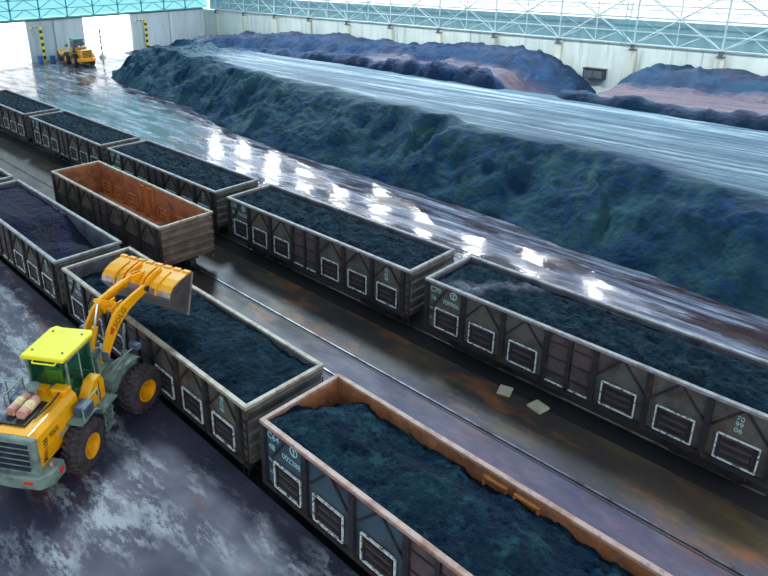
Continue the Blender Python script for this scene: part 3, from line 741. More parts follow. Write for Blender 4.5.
hmax = 3.6 * sstep(-66, -55, X + 0.25 * (Y - 20) + 1.2 * fbm(X * 0.3, Y * 0.3, 2, 3))
prof_ = t_ ** 0.9
face = np.clip(4 * t_ * (1 - t_), 0, 1)
warp = X + 0.35 * (Y - base) + 0.8 * fbm(X * 0.4, Y * 0.4, 2, 40)
gul = ridged(warp * 0.34, Y * 0.10, 3, 71, 0.45) - 0.62
lum = ridged(X * 0.26 + 3, Y * 0.3, 3, 77, 0.45) - 0.6
Z = hmax * prof_ + face * (2.6 * gul + 1.9 * lum) * np.minimum(1, hmax / 2) + 0.30 * fbm(X * 0.9, Y * 0.9, 4, 90, 0.45) * (0.12 + face)
# lumpy rim along the crest, then the flattened haul surface behind it
rim = np.exp(-((Y - crest - 0.2) / 1.2) ** 2) * hmax / 3.6
Z += rim * (0.25 + 0.45 * fbm(X * 0.5, Y * 0.5, 3, 33)) * 0.9
flat = sstep(0.8, 2.6, Y - crest + 0.8 * fbm(X * 0.25, Y * 0.5, 3, 55)) * sstep(-54, -38, X)
Z += flat * 0.06 * fbm(X * 0.1, Y * 1.6, 3, 44)
Z += (1 - flat) * (Y > crest) * sstep(-30, -50, X) * 0.9 * fbm(X * 0.35, Y * 0.4, 4, 61)
Z = np.where(Y < base - 0.6, -0.25, Z)
Z = np.maximum(Z, -0.3); Z = np.where(Z < 0.03, -0.12, Z)
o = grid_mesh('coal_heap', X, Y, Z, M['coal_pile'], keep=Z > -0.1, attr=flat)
tag(o, 'long blue black coal heap with a flattened streaked top, beside the wet road', 'coal heap', None, 'stuff')

def heap(name, xs, ys, fn, mat, label):
    X, Y = np.meshgrid(xs, ys); Z, fl = fn(X, Y)
    Z = np.where(Z < 0.03, -0.12, Z)
    o = grid_mesh(name, X, Y, Z, mat, keep=Z > -0.1, attr=fl)
    tag(o, label, 'coal heap', None, 'stuff')
def back_left(X, Y):
    # crest against the wall, brown terrace, dark ridge in front
    hx = interp(X, [(-81.8, 0.9), (-75, 2.1), (-59, 3.5), (-44, 4.3), (-39, 3.9), (-27, 4.5), (-14, 4.7), (-11.7, 4.3), (-9.8, 3.4), (-7.5, 1.8), (-5.5, 0.0), (0, 0)])
    ys0 = interp(X, [(-82, 35), (-70, 33), (-50, 33.2), (-30, 33.0), (-5, 32), (0, 32)]) + 0.5 * fbm(X * 0.3, 0 * Y, 3, 4)
    fr = sstep(-0.2, 2.6, Y - ys0)
    endt = 1 - sstep(-9.5, -3.4, X + 0.35 * (Y - 33) + 0.6 * fbm(X * 0.5, Y * 0.5, 2, 8))
    startt = sstep(-82, -66, X)
    fh = interp(X, [(-82, 0.2), (-66, 1.6), (-55, 2.8), (-40, 3.7), (-28, 4.5), (-14, 4.9), (-8, 5.0), (0, 4)])
    z = fr * fh * endt
    back = sstep(41, 46, Y) * hx
    terrace = (0.88 * fh * (Y > 33)) * endt
    z = np.where(Y > ys0 + 3.0, np.maximum(terrace * (1 - 0.12 * sstep(35, 39, Y)), back), z)
    z += (0.8 * fbm(X * 0.45, Y * 0.5, 4, 14) + 0.5 * (ridged(X * 0.9, Y * 0.9, 3, 15) - 0.6)) * np.minimum(1, np.maximum(z, 0)) * np.where((Y > ys0 + 4) & (Y < 43) & (X > -34), 0.2, 1.0)
    z = np.where(Y > YW - 0.75, np.minimum(z, hx), z)
    fl = sstep(0, 1.5, Y - ys0 - 3.6) * (1 - sstep(43, 45, Y)) * sstep(-36, -28, X)
    return z, fl
heap('coal_heap', np.arange(-82.4, 0, 0.22), np.arange(31.5, 51.9, 0.2), back_left, M['coal_back'], 'dark coal heap with a brownish terrace against the long wall, left of the gap with the dark cabinet')
def back_right(X, Y):
    hx = interp(X, [(-7, 0), (-4.5, 2.8), (-3.0, 4.2), (-1.0, 4.6), (5.3, 4.55), (10.6, 4.6), (40, 4.6)])
    ys0 = 32.0 + 0.6 * fbm(X * 0.35, 0 * Y, 3, 24) - 0.06 * np.maximum(X, 0)
    ex = sstep(-6.5, -1.0, X - 0.1 * (Y - 33))
    fh = interp(X, [(-7, 3.4), (-3, 3.9), (5, 4.5), (14, 4.5), (40, 4.5)])
    z = sstep(-0.2, 2.4, Y - ys0) * fh
    terr = fh * (0.9 - 0.06 * sstep(35, 40, Y))
    z = np.where(Y > ys0 + 2.8, terr, z)
    z = np.maximum(z, sstep(41.5, 46, Y) * hx)
    z *= np.maximum(ex, 0)
    z += (0.7 * fbm(X * 0.45, Y * 0.5, 4, 34) + 0.45 * (ridged(X * 0.9, Y * 0.9, 3, 35) - 0.6)) * np.minimum(1, z) * np.where((Y > ys0 + 4) & (Y < 42), 0.2, 1.0)
    z = np.where(Y > YW - 0.75, np.minimum(z, 5.2), z)
    fl = sstep(0, 1.5, Y - ys0 - 3.2) * (1 - sstep(42.5, 44.5, Y)) * sstep(-4, 0, X)
    return z, fl
heap('coal_heap', np.arange(-7, 40, 0.2), np.arange(30.0, 51.9, 0.2), back_right, M['coal_purple'], 'purplish coal heap with a flat terrace against the long wall, right of the dark cabinet')

# ------------------------------------------------------------------ wheel loaders
def make_loader(FA, uf, RA, ur, z0, raise_deg, name, tiltb=0.0):
    FA = Vector(FA); RA = Vector(RA)
    root = empty(name, ((FA.x + RA.x) / 2, (FA.y + RA.y) / 2, z0))
    org = Matrix.Translation(root.location).inverted()
    def frame(o, u):
        u = Vector((u[0], u[1], 0)).normalized(); l = Vector((-u.y, u.x, 0))
        return org @ Matrix(((u.x, l.x, 0, o.x), (u.y, l.y, 0, o.y), (0, 0, 1, z0), (0, 0, 0, 1)))
    F = frame(FA, uf); R = frame(RA, ur)
    WR = 0.79
    def wheel(Mt, f, side):
        c = (f, side * (1.07 if Mt is R else 1.20), WR); hw = 0.28
        pr = [(-hw * 0.95, 0.37), (-hw, 0.60), (-hw * 0.93, 0.70), (-hw * 0.75, WR - 0.04), (-hw * 0.4, WR - 0.02), (hw * 0.4, WR - 0.02), (hw * 0.75, WR - 0.04), (hw * 0.93, 0.70), (hw, 0.60), (hw * 0.95, 0.37), (hw * 0.8, 0.34), (-hw * 0.8, 0.34), (-hw * 0.95, 0.37)]
        m = MB(Mt); m.lathe(pr, c, 'y', 36, caps=False)
        nl = 26
        for i in range(nl):                      # tread lugs
            for sd in (-1, 1):
                a = 2 * math.pi * (i + (0.5 if sd > 0 else 0)) / nl
                p = Vector((c[0] + (WR - 0.015) * math.cos(a), c[1] + sd * hw * 0.95, c[2] + (WR - 0.015) * math.sin(a)))
                a2 = a + 0.10; q = Vector((c[0] + (WR + 0.005) * math.cos(a2), c[1] + sd * 0.02, c[2] + (WR + 0.005) * math.sin(a2)))
                p = Vector((c[0] + (WR - 0.03) * math.cos(a), c[1] + sd * hw * 0.93, c[2] + (WR - 0.03) * math.sin(a)))
                m.bar(p, q, 0.085, 0.06, up=(math.cos(a), 0, math.sin(a)))
        w = m.build('wheel', M['tyre'], root, smooth=True)
        m = MB(Mt); s = side
        pr = [(s * 0.04, 0.02), (s * 0.04, 0.24), (s * 0.18, 0.285), (s * (hw - 0.01), 0.31), (s * (hw + 0.01), 0.375), (s * (hw - 0.03), 0.37), (s * 0.1, 0.34), (-s * hw, 0.34), (-s * hw, 0.25)]
        if s < 0: pr = pr[::-1]
        m.lathe(pr, c, 'y', 28)
        m.cyl((f, c[1], WR), (f, c[1] + s * 0.20, WR), 0.14, 16)
        for i in range(10):
            a = 2 * math.pi * i / 10; m.cyl((f + 0.20 * math.cos(a), c[1] + s * 0.03, WR + 0.20 * math.sin(a)), (f + 0.20 * math.cos(a), c[1] + s * 0.07, WR + 0.20 * math.sin(a)), 0.025, 6)
        m.build('wheel_rim', M['yellow'], w, smooth=True)
    for s in (-1, 1): wheel(F, 0, s); wheel(R, 0, s)
    # front frame
    m = MB(F)
    m.prism([(-1.25, 0.55), (-1.25, 1.1), (-1.0, 1.35), (-0.95, 2.15), (-0.75, 2.35), (-0.5, 2.3), (-0.35, 1.6), (0.35, 1.25), (0.55, 0.95), (0.55, 0.55)], -0.42, -0.30)
    m.prism([(-1.25, 0.55), (-1.25, 1.1), (-1.0, 1.35), (-0.95, 2.15), (-0.75, 2.35), (-0.5, 2.3), (-0.35, 1.6), (0.35, 1.25), (0.55, 0.95), (0.55, 0.55)], 0.30, 0.42)
    m.box((-1.2, -0.32, 0.6), (0.5, 0.32, 1.0)); m.cyl((0, -0.95, WR), (0, 0.95, WR), 0.17, 12); m.box((-0.25, -0.25, 0.5), (0.25, 0.25, 1.05))
    m.cyl((-0.72, -0.45, 2.15), (-0.72, 0.45, 2.15), 0.09, 12)
    m.build('front_frame', M['grey_green'], root)
    for s in (-1, 1):
        m = MB(F)
        a, b = (s * 0.45, s * 0.98); a, b = min(a, b), max(a, b)
        m.shell([(-0.98, 1.25), (-0.92, 1.55), (-0.62, 1.80), (0.26, 1.80), (0.34, 1.72)], a, b, 0.035)
        a, b = (s * 0.42, s * 0.84); a, b = min(a, b), max(a, b)
        m.prism([(-0.98, 1.0), (-0.92, 1.45), (-0.62, 1.76), (0.30, 1.76), (0.3, 1.2)], s * 0.80, s * 0.84)
        m.build('fender', M['grey_green'], root)
        m = MB(F); m.cyl((-0.75, s * 0.7, 1.7), (-0.3, s * 1.0, 2.25), 0.03, 8); m.cyl((-0.3, s * 1.0, 2.25), (0.0, s * 1.12, 2.4), 0.03, 8)
        lp = m.build('head_lamp_arm', M['cab_grey'], root)
        m = MB(F); m.box((-0.08, s * 1.12 - 0.2, 2.32), (0.14, s * 1.12 + 0.2, 2.54)); m.build('head_lamp', M['blue_grey'], lp, bevel=0.04)
    # boom group is rotated about its foot
    piv = Vector((-0.72, 0, 2.15)); rot = Matrix.Translation(piv) @ Matrix.Rotation(math.radians(raise_deg), 4, 'Y') @ Matrix.Translation(-piv)
    B = F @ rot
    for s in (-1, 1):
        m = MB(B); a, b = s * 0.42, s * 0.53
        m.prism([(-0.88, 2.08), (-0.62, 2.02), (-0.35, 2.45), (0.10, 3.02), (0.55, 3.32), (1.10, 3.50), (1.48, 3.60), (1.50, 3.82), (1.36, 3.88), (0.80, 3.80), (0.25, 3.66), (-0.12, 3.46), (-0.45, 3.05), (-0.72, 2.55)], a, b)
        arm = m.build('boom_arm', M['yellow'], root, bevel=0.02)
        m = MB(B); m.cyl((1.41, s * 0.36, 3.74), (1.41, s * 0.62, 3.74), 0.1, 14); m.cyl((-0.74, s * 0.36, 2.18), (-0.74, s * 0.58, 2.18), 0.1, 14); m.build('pivot_pin', M['black'], arm)
        if s < 0:
            # lettering along the outer face of the right arm
            dirv = Vector((0.66, 0, 0.56)).normalized(); n_ = Vector((0, -1, 0)); up = n_.cross(dirv)
            Mt = Matrix(((dirv.x, up.x, n_.x, -0.10), (dirv.y, up.y, n_.y, -0.535), (dirv.z, up.z, n_.z, 2.99), (0, 0, 0, 1)))
            tm = text_mesh('SDLG', 0.29, M['dark_text'], 'lettering', arm, B @ Mt)
            m = MB(B @ Mt); m.prism([(-0.22, 0), (-0.04, 0), (-0.04, 0.0)], 0, 0); m = MB(B @ Mt)
            m.add([(-0.26, 0.02, 0.003), (-0.05, 0.02, 0.003), (-0.05, 0.25, 0.003), (-0.26, 0.14, 0.003)], [(0, 1, 2, 3)]); m.build('logo_mark', M['red_text'], arm)
    m = MB(B); m.cyl((0.30, -0.44, 3.38), (0.30, 0.44, 3.38), 0.14, 16); m.prism([(0.1, 3.25), (0.6, 3.35), (0.62, 3.6), (0.12, 3.55)], -0.2, -0.14); m.prism([(0.1, 3.25), (0.6, 3.35), (0.62, 3.6), (0.12, 3.55)], 0.14, 0.2)
    m.build('cross_tube', M['yellow'], root, smooth=True)
    m = MB(B); m.prism([(-0.34, 3.92), (-0.16, 3.98), (0.30, 3.66), (0.62, 3.42), (0.78, 3.1), (0.66, 3.02), (0.30, 3.42), (-0.10, 3.72)], -0.09, 0.09)
    m.cyl((-0.22, -0.15, 3.9), (-0.22, 0.15, 3.9), 0.08, 12); m.cyl((0.36, -0.22, 3.52), (0.36, 0.22, 3.52), 0.09, 12)
    bc = m.build('bell_crank', M['yellow'], root, bevel=0.02)
    m = MB(B); m.bar((-0.2, 0, 3.92), (1.28, 0, 4.12), 0.10, 0.14); m.build('dump_link', M['yellow'], root, bevel=0.02)
    m = MB(B); m.cyl((-0.78, 0, 2.35), (-0.5, 0, 3.1), 0.11, 14); tc_ = m.build('tilt_cylinder', M['yellow'], root, smooth=True)
    m = MB(B); m.cyl((-0.5, 0, 3.1), (-0.22, 0, 3.9), 0.05, 12); m.build('piston_rod', M['chrome'], tc_, smooth=True)
    for s in (-1, 1):
        top = rot @ Vector((0.16, 0, 3.05)); lo = Vector((-0.15, 0, 1.15)); mid = lo.lerp(Vector((top.x, 0, top.z)), 0.5)
        m = MB(F); m.cyl((lo.x, s * 0.62, lo.z), (mid.x, s * 0.62, mid.z), 0.095, 14); lc_ = m.build('lift_cylinder', M['grey_green'], root, smooth=True)
        m = MB(F); m.cyl((mid.x, s * 0.62, mid.z), (top.x, s * 0.62, top.z), 0.05, 12); m.build('piston_rod', M['chrome'], lc_, smooth=True)
    # hoses between the frames
    m = MB(F)
    for s in (-0.28, -0.12, 0.1, 0.26):
        m.tube([(-1.5, s, 1.5), (-1.2, s * 1.1, 1.75), (-0.95, s, 1.7), (-0.72, s, 1.35)], 0.025, 6)
    m.build('hydraulic_hose', M['black'], root)
    # bucket
    pb = Vector((1.41, 0, 3.74)); Bk = B @ Matrix.Translation(pb) @ Matrix.Rotation(math.radians(tiltb), 4, 'Y') @ Matrix.Translation(-pb)
    HB = 1.60
    prof = [(2.16, 2.60), (1.80, 3.02), (1.46, 3.42), (1.40, 3.58), (1.46, 3.76), (1.62, 3.92), (1.92, 4.02), (2.25, 4.07), (2.57, 4.07)]
    m = MB(Bk)
    m.shell(prof[4:], -HB, HB, -0.03, 0)
    m.shell(prof[:5], -HB, HB, -0.035, 1)
    inn = [(x + 0.05 if x < 2.0 else x, z - 0.045) for x, z in prof[3:]]
    m.shell(inn, -HB + 0.04, HB - 0.04, -0.015, 2)
    bk = m.build('bucket', [M['yellow'], M['worn_steel'], M['bucket_in']], root)
    for s in (-1, 1):
        m = MB(Bk); a, b = s * (HB - 0.035), s * HB
        m.prism(prof, min(a, b), max(a, b), 0)
        m.bar((2.16, s * HB, 2.6), (2.57, s * HB, 4.07), 0.05, 0.10, 1, up=(0, 1, 0))
        m.build('end_plate', [M['bucket_in'], M['worn_steel']], bk)
    for y_ in (-0.95, -0.53, -0.36, 0.36, 0.53, 0.95):
        big = abs(y_) < 0.6
        m = MB(Bk); out = [(x - (0.10 if big else 0.05) * (1 if x < 1.7 else 0.6), z + (0.14 if big else 0.055) * (0 if z < 3.7 else 1)) for x, z in prof[3:8]]
        m.prism(prof[3:8] + out[::-1], y_ - 0.03, y_ + 0.03); m.build('bucket_rib', M['yellow'], bk)
    m = MB(Bk)
    for y_ in np.linspace(-HB + 0.15, HB - 0.15, 8): m.prism([(2.57, 4.07), (2.55, 4.13), (2.42, 4.13), (2.38, 4.07)], y_ - 0.14, y_ + 0.14)
    m.build('spill_guard', M['yellow'], bk)
    m = MB(Bk); m.prism([(1.2, 4.02), (1.26, 4.2), (1.9, 4.1), (1.6, 3.9)], -0.13, -0.08); m.prism([(1.2, 4.02), (1.26, 4.2), (1.9, 4.1), (1.6, 3.9)], 0.08, 0.13); m.cyl((1.28, -0.15, 4.12), (1.28, 0.15, 4.12), 0.07, 10); m.build('link_bracket', M['yellow'], bk)
    # rear frame, hood, grille, counterweight
    m = MB(R); m.box((-1.5, -0.5, 0.6), (1.35, 0.5, 1.15)); m.cyl((0, -0.95, WR), (0, 0.95, WR), 0.17, 12); m.box((1.2, -0.3, 0.65), (1.6, 0.3, 0.8)); m.box((1.2, -0.3, 1.05), (1.6, 0.3, 1.2))
    m.build('rear_frame', M['black'], root)
    m = MB(R)
    hp = [(-0.72, 1.12), (-0.78, 1.65), (-0.70, 2.12), (-0.52, 2.25), (0.52, 2.25), (0.70, 2.12), (0.78, 1.65), (0.72, 1.12)]
    n = len(hp); st = [(-1.52, 1.0, -0.02), (-0.4, 1.0, 0.0), (0.52, 1.0, 0.08)]
    vs = [(f, y_ * k, z_ + dz * (z_ > 1.5)) for f, k, dz in st for y_, z_ in hp]
    fs = [tuple(range(n)), tuple(range(2 * n, 3 * n))[::-1]] + [(k * n + i, k * n + (i + 1) % n, (k + 1) * n + (i + 1) % n, (k + 1) * n + i) for k in range(2) for i in range(n)]
    m.add(vs, fs); hood = m.build('hood', M['yellow'], root, bevel=0.03)
    for s in (-1, 1):
        m = MB(R)
        for i in range(8): m.box((-1.38 + 0.018 * i, s * 0.762 - 0.02 , 1.28 + 0.085 * i), (-1.22 + 0.018 * i, s * 0.762 + 0.02, 1.305 + 0.085 * i))
        m.build('vent_slots', M['dark_text'], hood)
        m = MB(R); m.box((-0.62, s * 0.785 - 0.012, 1.50), (-0.12, s * 0.785 + 0.008, 1.60)); m.build('badge', M['badge'], hood)
    Mt = Matrix(((1, 0, 0, -0.98), (0, 0.25, -1, -0.772), (0, 1, 0.25, 1.80), (0, 0, 0, 1)))
    text_mesh('SDLG', 0.17, M['dark_text'], 'lettering', hood, R @ Mt)
    m = MB(R); m.prism([(-1.52, 1.1), (-1.72, 1.1), (-1.66, 2.22), (-1.52, 2.24)], -0.80, 0.80); gs = m.build('rear_grille_frame', M['grey_green'], root, bevel=0.04)
    m = MB(R)
    for i in range(5): m.box((-1.75 + 0.012 * i, -0.58, 1.25 + 0.18 * i), (-1.64, 0.58, 1.35 + 0.18 * i))
    m.build('grille', M['grille'], gs)
    m = MB(R); pl = [(-1.0, -1.12), (-1.55, -1.12), (-1.85, -0.86), (-1.90, 0), (-1.85, 0.86), (-1.55, 1.12), (-1.0, 1.12)]
    m.add([(x, y_, 0.72) for x, y_ in pl] + [(x, y_, 1.15) for x, y_ in pl], [tuple(range(7))[::-1], tuple(range(7, 14))] + [(i, (i + 1) % 7, 7 + (i + 1) % 7, 7 + i) for i in range(7)])
    cw = m.build('counterweight', M['grey_green'], root, bevel=0.05)
    for s in (-1, 1):
        m = MB(R); m.box((-1.28, s * 1.13 - 0.02, 0.88), (-1.12, s * 1.13 + 0.02, 1.04)); m.build('tail_lamp', M['red_lamp'], cw)
        m = MB(R); m.box((-1.90, s * 0.55 - 0.12, 0.93), (-1.86, s * 0.55 + 0.12, 1.0)); m.build('reflector', M['red_lamp'], cw)
        m = MB(R); m.cyl((-1.3, s * 0.9, 1.15), (-1.3, s * 0.9, 1.24), 0.05, 10); m.build('filler_cap', M['pink'], cw)
        # fender over the rear wheel, step, box
        m = MB(R); a, b = min(s * 0.74, s * 1.30), max(s * 0.74, s * 1.30)
        m.shell([(-0.25, 1.66), (0.45, 1.70), (0.80, 1.50), (1.0, 1.1)], a, b, 0.04); m.build('rear_fender', M['grey_green'], root)
        m = MB(R); m.box((0.02, min(s * 0.86, s * 1.26), 1.74), (0.50, max(s * 0.86, s * 1.26), 2.06)); m.build('battery_box', M['blue_grey'], root, bevel=0.03)
        m = MB(R); m.prism([(0.55, 1.45), (0.60, 1.95), (0.98, 2.34), (1.36, 2.34), (1.52, 2.05), (1.5, 1.45)], min(s * 0.66, s * 1.02), max(s * 0.66, s * 1.02)); yb_ = m.build('side_tank', M['yellow'], root, bevel=0.04)
        m = MB(R); m.box((1.17, s * 1.02 - 0.012, 1.5), (1.20, s * 1.02 + 0.012, 2.2)); m.box((1.02, s * 1.02 - 0.012, 1.8), (1.08, s * 1.02 + 0.012, 1.92)); m.build('decal', M['dark_text'], yb_)
        m = MB(R); m.box((0.75, min(s * 0.7, s * 1.32), 1.36), (1.62, max(s * 0.7, s * 1.32), 1.42)); m.build('step_plate', M['grey_green'], root)
        m = MB(R)
        for q in range(3): m.box((1.0, min(s * 1.1, s * 1.28), 0.55 + 0.28 * q), (1.45, max(s * 1.1, s * 1.28), 0.58 + 0.28 * q))
        for f_ in (1.0, 1.43): m.bar((f_, s * 1.19, 0.5), (f_, s * 1.19, 1.4), 0.03, 0.05)
        m.build('access_ladder', M['cab_grey'], root)
        m = MB(R); m.tube([(-0.1, s * 1.28, 1.7), (-0.1, s * 1.28, 2.25), (0.75, s * 1.28, 2.3), (0.75, s * 1.28, 1.7)], 0.022, 8); m.build('handrail', M['cab_grey'], root)
    # hood top: exhaust with cover, wrapped pipes, air intake
    m = MB(R); m.lathe([(0, 0.10), (0.26, 0.10), (0.27, 0.20), (0.36, 0.20), (0.40, 0.12)], (0.05, 0.36, 2.30), 'z', 18); m.build('air_intake', M['cab_grey'], root, smooth=True)
    m = MB(R); m.box((-1.2, -0.22, 2.2), (-0.15, 0.62, 2.30)); bay_ = m.build('engine_opening', M['black'], root)
    for q, (y_, zz, f0) in enumerate(((0.05, 2.42, -0.98), (0.42, 2.42, -0.9))):
        m = MB(R); m.cyl((f0, y_, zz), (f0 + 0.26, y_, zz + 0.01), 0.15, 18, 0, 0.15); m.cyl((f0 + 0.24, y_, zz), (f0 + 0.50, y_, zz + 0.02), 0.16, 18, 1); m.cyl((f0 + 0.48, y_, zz), (f0 + 0.72, y_, zz + 0.02), 0.145, 18, 0)
        m.cyl((f0 + 0.1, y_, zz), (f0 + 0.1, y_, 2.25), 0.07, 10, 1)
        m.build('wrapped_silencer', [M['pink'], M['cream']], root, smooth=True)
    m = MB(R); m.tube([(-0.9, -0.3, 2.3), (-0.3, -0.42, 2.36), (0.3, -0.40, 2.44), (0.52, -0.35, 2.5)], 0.025, 8); m.build('engine_hose', M['black'], root)
    m = MB(R); m.box((0.15, -0.6, 2.28), (0.5, -0.1, 2.5)); m.box((0.2, 0.1, 2.28), (0.5, 0.6, 2.42)); m.build('hood_cover', M['yellow'], root, bevel=0.05)
    # cab
    R0 = R; R = R @ Matrix.Translation((0.0, 0.17, 0))
    zf, zt = 1.45, 3.28; f0, f1, hw = 0.55, 1.92, 0.68
    m = MB(R); m.box((f0, -hw, zf), (f1, hw, zf + 0.12)); m.box((f0, -hw, zf), (f0 + 0.05, hw, 2.35)); m.box((f1 - 0.05, -hw, zf), (f1, hw, 2.0))
    for s in (-1, 1):
        for fa, fb in ((f0, f0 + 0.02), (f0 + 0.62, f0 + 0.62), (f1, f1 - 0.15)):
            m.bar((fa + (0.03 if fa < 1.5 else -0.03), s * (hw - 0.03), zf), (fb + (0.03 if fa < 1.5 else -0.03), s * (hw - 0.05), zt), 0.07, 0.07)
        m.box((f0, min(s * hw, s * (hw - 0.04)), zf), (f1, max(s * hw, s * (hw - 0.04)), 2.0 if s < 0 else 2.1))
        m.box((f0, min(s * hw, s * (hw - 0.06)), zt - 0.1), (f1 - 0.1, max(s * hw, s * (hw - 0.06)), zt))
    m.box((f0, -hw, zt - 0.1), (f0 + 0.07, hw, zt)); m.box((f1 - 0.2, -hw, zt - 0.1), (f1 - 0.12, hw, zt))
    cab = m.build('cab', M['cab_grey'], root)
    m = MB(R); m.box((f0, -hw + 0.05, 2.35), (f0 + 0.015, hw - 0.05, zt - 0.08)); m.build('rear_window', M['glass'], cab)
    m = MB(R); m.add([(f1 - 0.03, -hw + 0.05, 2.0), (f1 - 0.03, hw - 0.05, 2.0), (f1 - 0.16, hw - 0.05, zt - 0.08), (f1 - 0.16, -hw + 0.05, zt - 0.08), (f1 - 0.045, -hw + 0.05, 2.0), (f1 - 0.045, hw - 0.05, 2.0), (f1 - 0.175, hw - 0.05, zt - 0.08), (f1 - 0.175, -hw + 0.05, zt - 0.08)],
        [(0, 1, 2, 3), (7, 6, 5, 4), (0, 4, 5, 1), (1, 5, 6, 2), (2, 6, 7, 3), (3, 7, 4, 0)]); m.build('windscreen', M['glass'], cab)
    for s in (-1, 1):
        m = MB(R); m.box((f0 + 0.05, min(s * hw, s * (hw - 0.015)) , 2.0), (f0 + 0.6, max(s * hw, s * (hw - 0.015)), zt - 0.1)); m.box((f0 + 0.68, min(s * hw, s * (hw - 0.015)), 2.0), (f1 - 0.12, max(s * hw, s * (hw - 0.015)), zt - 0.1))
        m.build('side_window', M['glass'], cab)
    m = MB(R); m.box((f0 + 0.02, hw - 0.01, zf), (f0 + 0.62, hw + 0.02, zt - 0.15)); m.build('cab_door', M['cab_green'], cab)
    m = MB(R); m.box((f0 + 0.3, -0.25, zf + 0.12), (f0 + 0.8, 0.25, zf + 0.6)); m.box((f0 + 0.22, -0.25, zf + 0.5), (f0 + 0.38, 0.25, zf + 1.25)); m.build('driver_seat', M['roof_yellow'], cab, bevel=0.06)
    m = MB(R); m.cyl((f1 - 0.25, 0, zf), (f1 - 0.42, 0, zf + 0.8), 0.03, 8); m.lathe([(0, 0.19), (0.03, 0.19)], (f1 - 0.43, 0, zf + 0.8), 'z', 16); m.build('steering_wheel', M['black'], cab)
    m = MB(R)
    pl = [(0.36, -0.72), (0.36, 0.72), (1.9, 0.74), (2.08, 0.62), (2.02, 0.35), (2.06, -0.66), (1.95, -0.76)]
    m.add([(x, y_, zt) for x, y_ in pl] + [(x + 0.02, y_ * 0.97, zt + 0.13) for x, y_ in pl], [tuple(range(7))[::-1], tuple(range(7, 14))] + [(i, (i + 1) % 7, 7 + (i + 1) % 7, 7 + i) for i in range(7)])
    rf = m.build('cab_roof', M['roof_yellow'], root, bevel=0.04)
    m = MB(R)
    for x, y_ in ((0.7, -0.5), (0.7, 0.5), (1.75, -0.5), (1.75, 0.5)): m.cyl((x, y_, zt + 0.12), (x, y_, zt + 0.15), 0.035, 8)
    m.build('roof_bolt', M['stripe_black'], rf)
    m = MB(R); m.tube([(0.36, -0.5, zt + 0.02), (0.28, -0.48, zt - 0.02), (0.28, 0.25, zt - 0.02), (0.36, 0.27, zt + 0.02)], 0.025, 8); m.build('grab_bar', M['roof_yellow'], rf)
    for s in (-1, 1):
        m = MB(R); m.tube([(1.75, s * 0.7, 2.9), (1.9, s * 1.05, 2.95), (1.9, s * 1.1, 2.7)], 0.02, 8); mr = m.build('mirror_arm', M['cab_grey'], root)
        m = MB(R); m.box((1.86, s * 1.1 - 0.12, 2.42), (1.92, s * 1.1 + 0.12, 2.76)); m.build('mirror', M['blue_grey'], mr, bevel=0.02)
    m = MB(R); m.tube([(0.5, 0.9, 1.5), (0.5, 1.5, 1.6), (0.5, 1.5, 2.3), (0.5, 0.95, 2.3)], 0.025, 8); m.tube([(0.5, 1.5, 1.95), (1.2, 1.5, 1.95), (1.2, 1.5, 1.5)], 0.025, 8); m.build('side_guard_rail', M['cab_grey'], root)
    return root

lo = make_loader((6.10, -11.17, 0), (-0.31, 0.95), (7.62, -13.97, 0), (-0.56, 0.83), 0.9, 0.0, 'wheel_loader')
tag(lo, 'yellow wheel loader with raised bucket tipping over the wagon, lemon yellow cab roof', 'loader')
ud = Vector((-1.0, 0.10, 0)).normalized(); fr_ = Vector((-75.0, 24.2, 0))
lo2 = make_loader(fr_ + ud * 1.35, ud, fr_ - ud * 1.35, ud, 0.0, 62.0, 'wheel_loader', tiltb=-75)
lo2.scale = (1.15, 1.15, 1.15); swap(lo2, {'cab_roof_lemon': M['bracket'], 'cab_green_panel': M['bracket'], 'loader_grey_green': M['yellow'], 'green_tinted_glass': M['blue_grey']})
tag(lo2, 'small distant yellow wheel loader parked between the two bright gateways', 'loader')

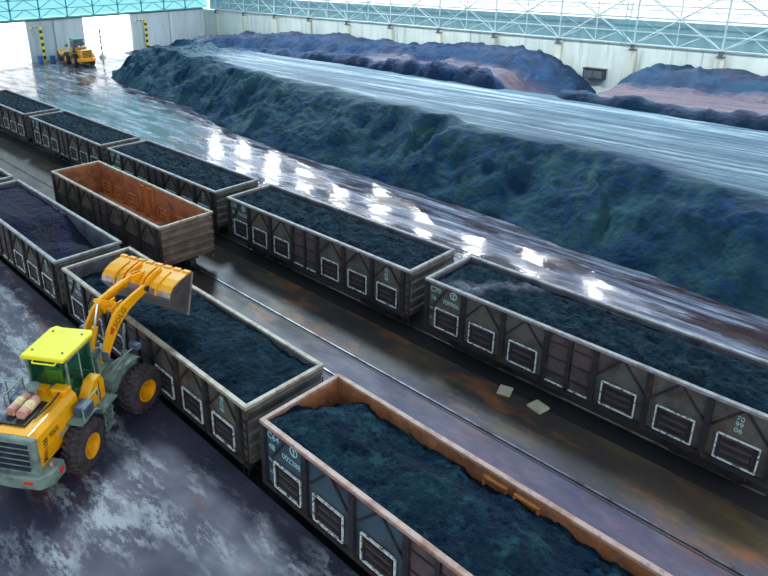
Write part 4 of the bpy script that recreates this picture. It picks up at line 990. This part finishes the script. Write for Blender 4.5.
# ------------------------------------------------------------------ small things by the end wall
def striped_post(x, y, h, arm, cols, label, base=False, r=0.16, lean=0):
    root = empty('height_limit_post' if arm else 'marker_post', (x, y, 0))
    n = 11; m = MB(); dz = h / n
    for i in range(n): m.box((-r, -r, i * dz), (r, r, (i + 1) * dz), i % 2)
    m.build('post', cols, root)
    if arm:
        m = MB()
        for i in range(6): m.box((-0.07, -arm * (i + 1) / 6, h - 0.15), (0.07, -arm * i / 6 - (r if i == 0 else 0), h), i % 2)
        m.build('arm', [M['stripe_black'], M['stripe_yellow']], root)
    if base:
        m = MB(); m.lathe([(0, 0.55), (0.25, 0.5), (0.6, 0.22)], (0, 0, 0), 'z', 16); m.build('footing', M['pillar'], root)
    tag(root, label, 'post'); return root
striped_post(XW + 0.9, 21.5, 5.4, 1.5, [M['stripe_yellow'], M['stripe_black']], 'yellow and black striped height limit post beside the left gateway')
striped_post(XW + 0.9, 39.5, 5.2, 2.0, [M['stripe_yellow'], M['stripe_black']], 'yellow and black striped height limit post on the coal side of the second gateway')
striped_post(-79.5, 30.0, 4.9, 0, [M['stripe_white'], M['stripe_black']], 'pale post with black bands and a concrete foot in the second gateway', base=True, r=0.10)
for i, (x, y, h) in enumerate(((-81.3, 20.6, 1.1), (-81.4, 22.6, 0.9))):
    m = MB(); m.lathe([(0, 0.36), (0.05, 0.4), (h * 0.33, 0.4), (h * 0.35, 0.43), (h * 0.38, 0.4), (h * 0.66, 0.4), (h * 0.68, 0.43), (h * 0.71, 0.4), (h - 0.03, 0.4), (h, 0.36)], (0, 0, 0), 'z', 18)
    o = m.build('drum', M['blue_drum'], smooth=True); o.location = (x, y, 0)
    tag(o, ('tall' if i == 0 else 'short') + ' blue drum beside the striped post at the left gateway', 'drum')
# dark cabinet in the gap between the back heaps
r_ = empty('control_cabinet', (-6.9, YW - 0.55, 2.35))
m = MB(); m.box((-1.15, -0.25, 0), (1.15, 0.5, 1.0)); m.build('case', M['dark_box'], r_, bevel=0.03)
for s in (-0.55, 0.55):
    m = MB(); m.box((s - 0.45, -0.29, 0.12), (s + 0.45, -0.25, 0.93)); m.build('door', M['bracket'], r_)
m = MB(); m.box((-1.25, -0.33, 1.05), (1.25, 0.5, 1.12)); m.build('cover', M['stripe_black'], r_)
tag(r_, 'dark wall cabinet on the long wall in the gap between two heaps', 'cabinet')
# pale concrete slabs lying by the far train
for i, (x, y, s) in enumerate(((14.76, -0.27, 0.5), (16.1, -0.24, 0.6))):
    m = MB(); m.box((-s / 2, -0.28, 0), (s / 2, 0.28, 0.10)); o = m.build('concrete_slab', M['slab'], bevel=0.04); o.location = (x, y, 0); o.rotation_euler = (0, 0, 0.3 - 0.5 * i)
    tag(o, ('smaller' if i == 0 else 'larger') + ' pale slab lying on the floor beside the rightmost far wagon', 'slab')
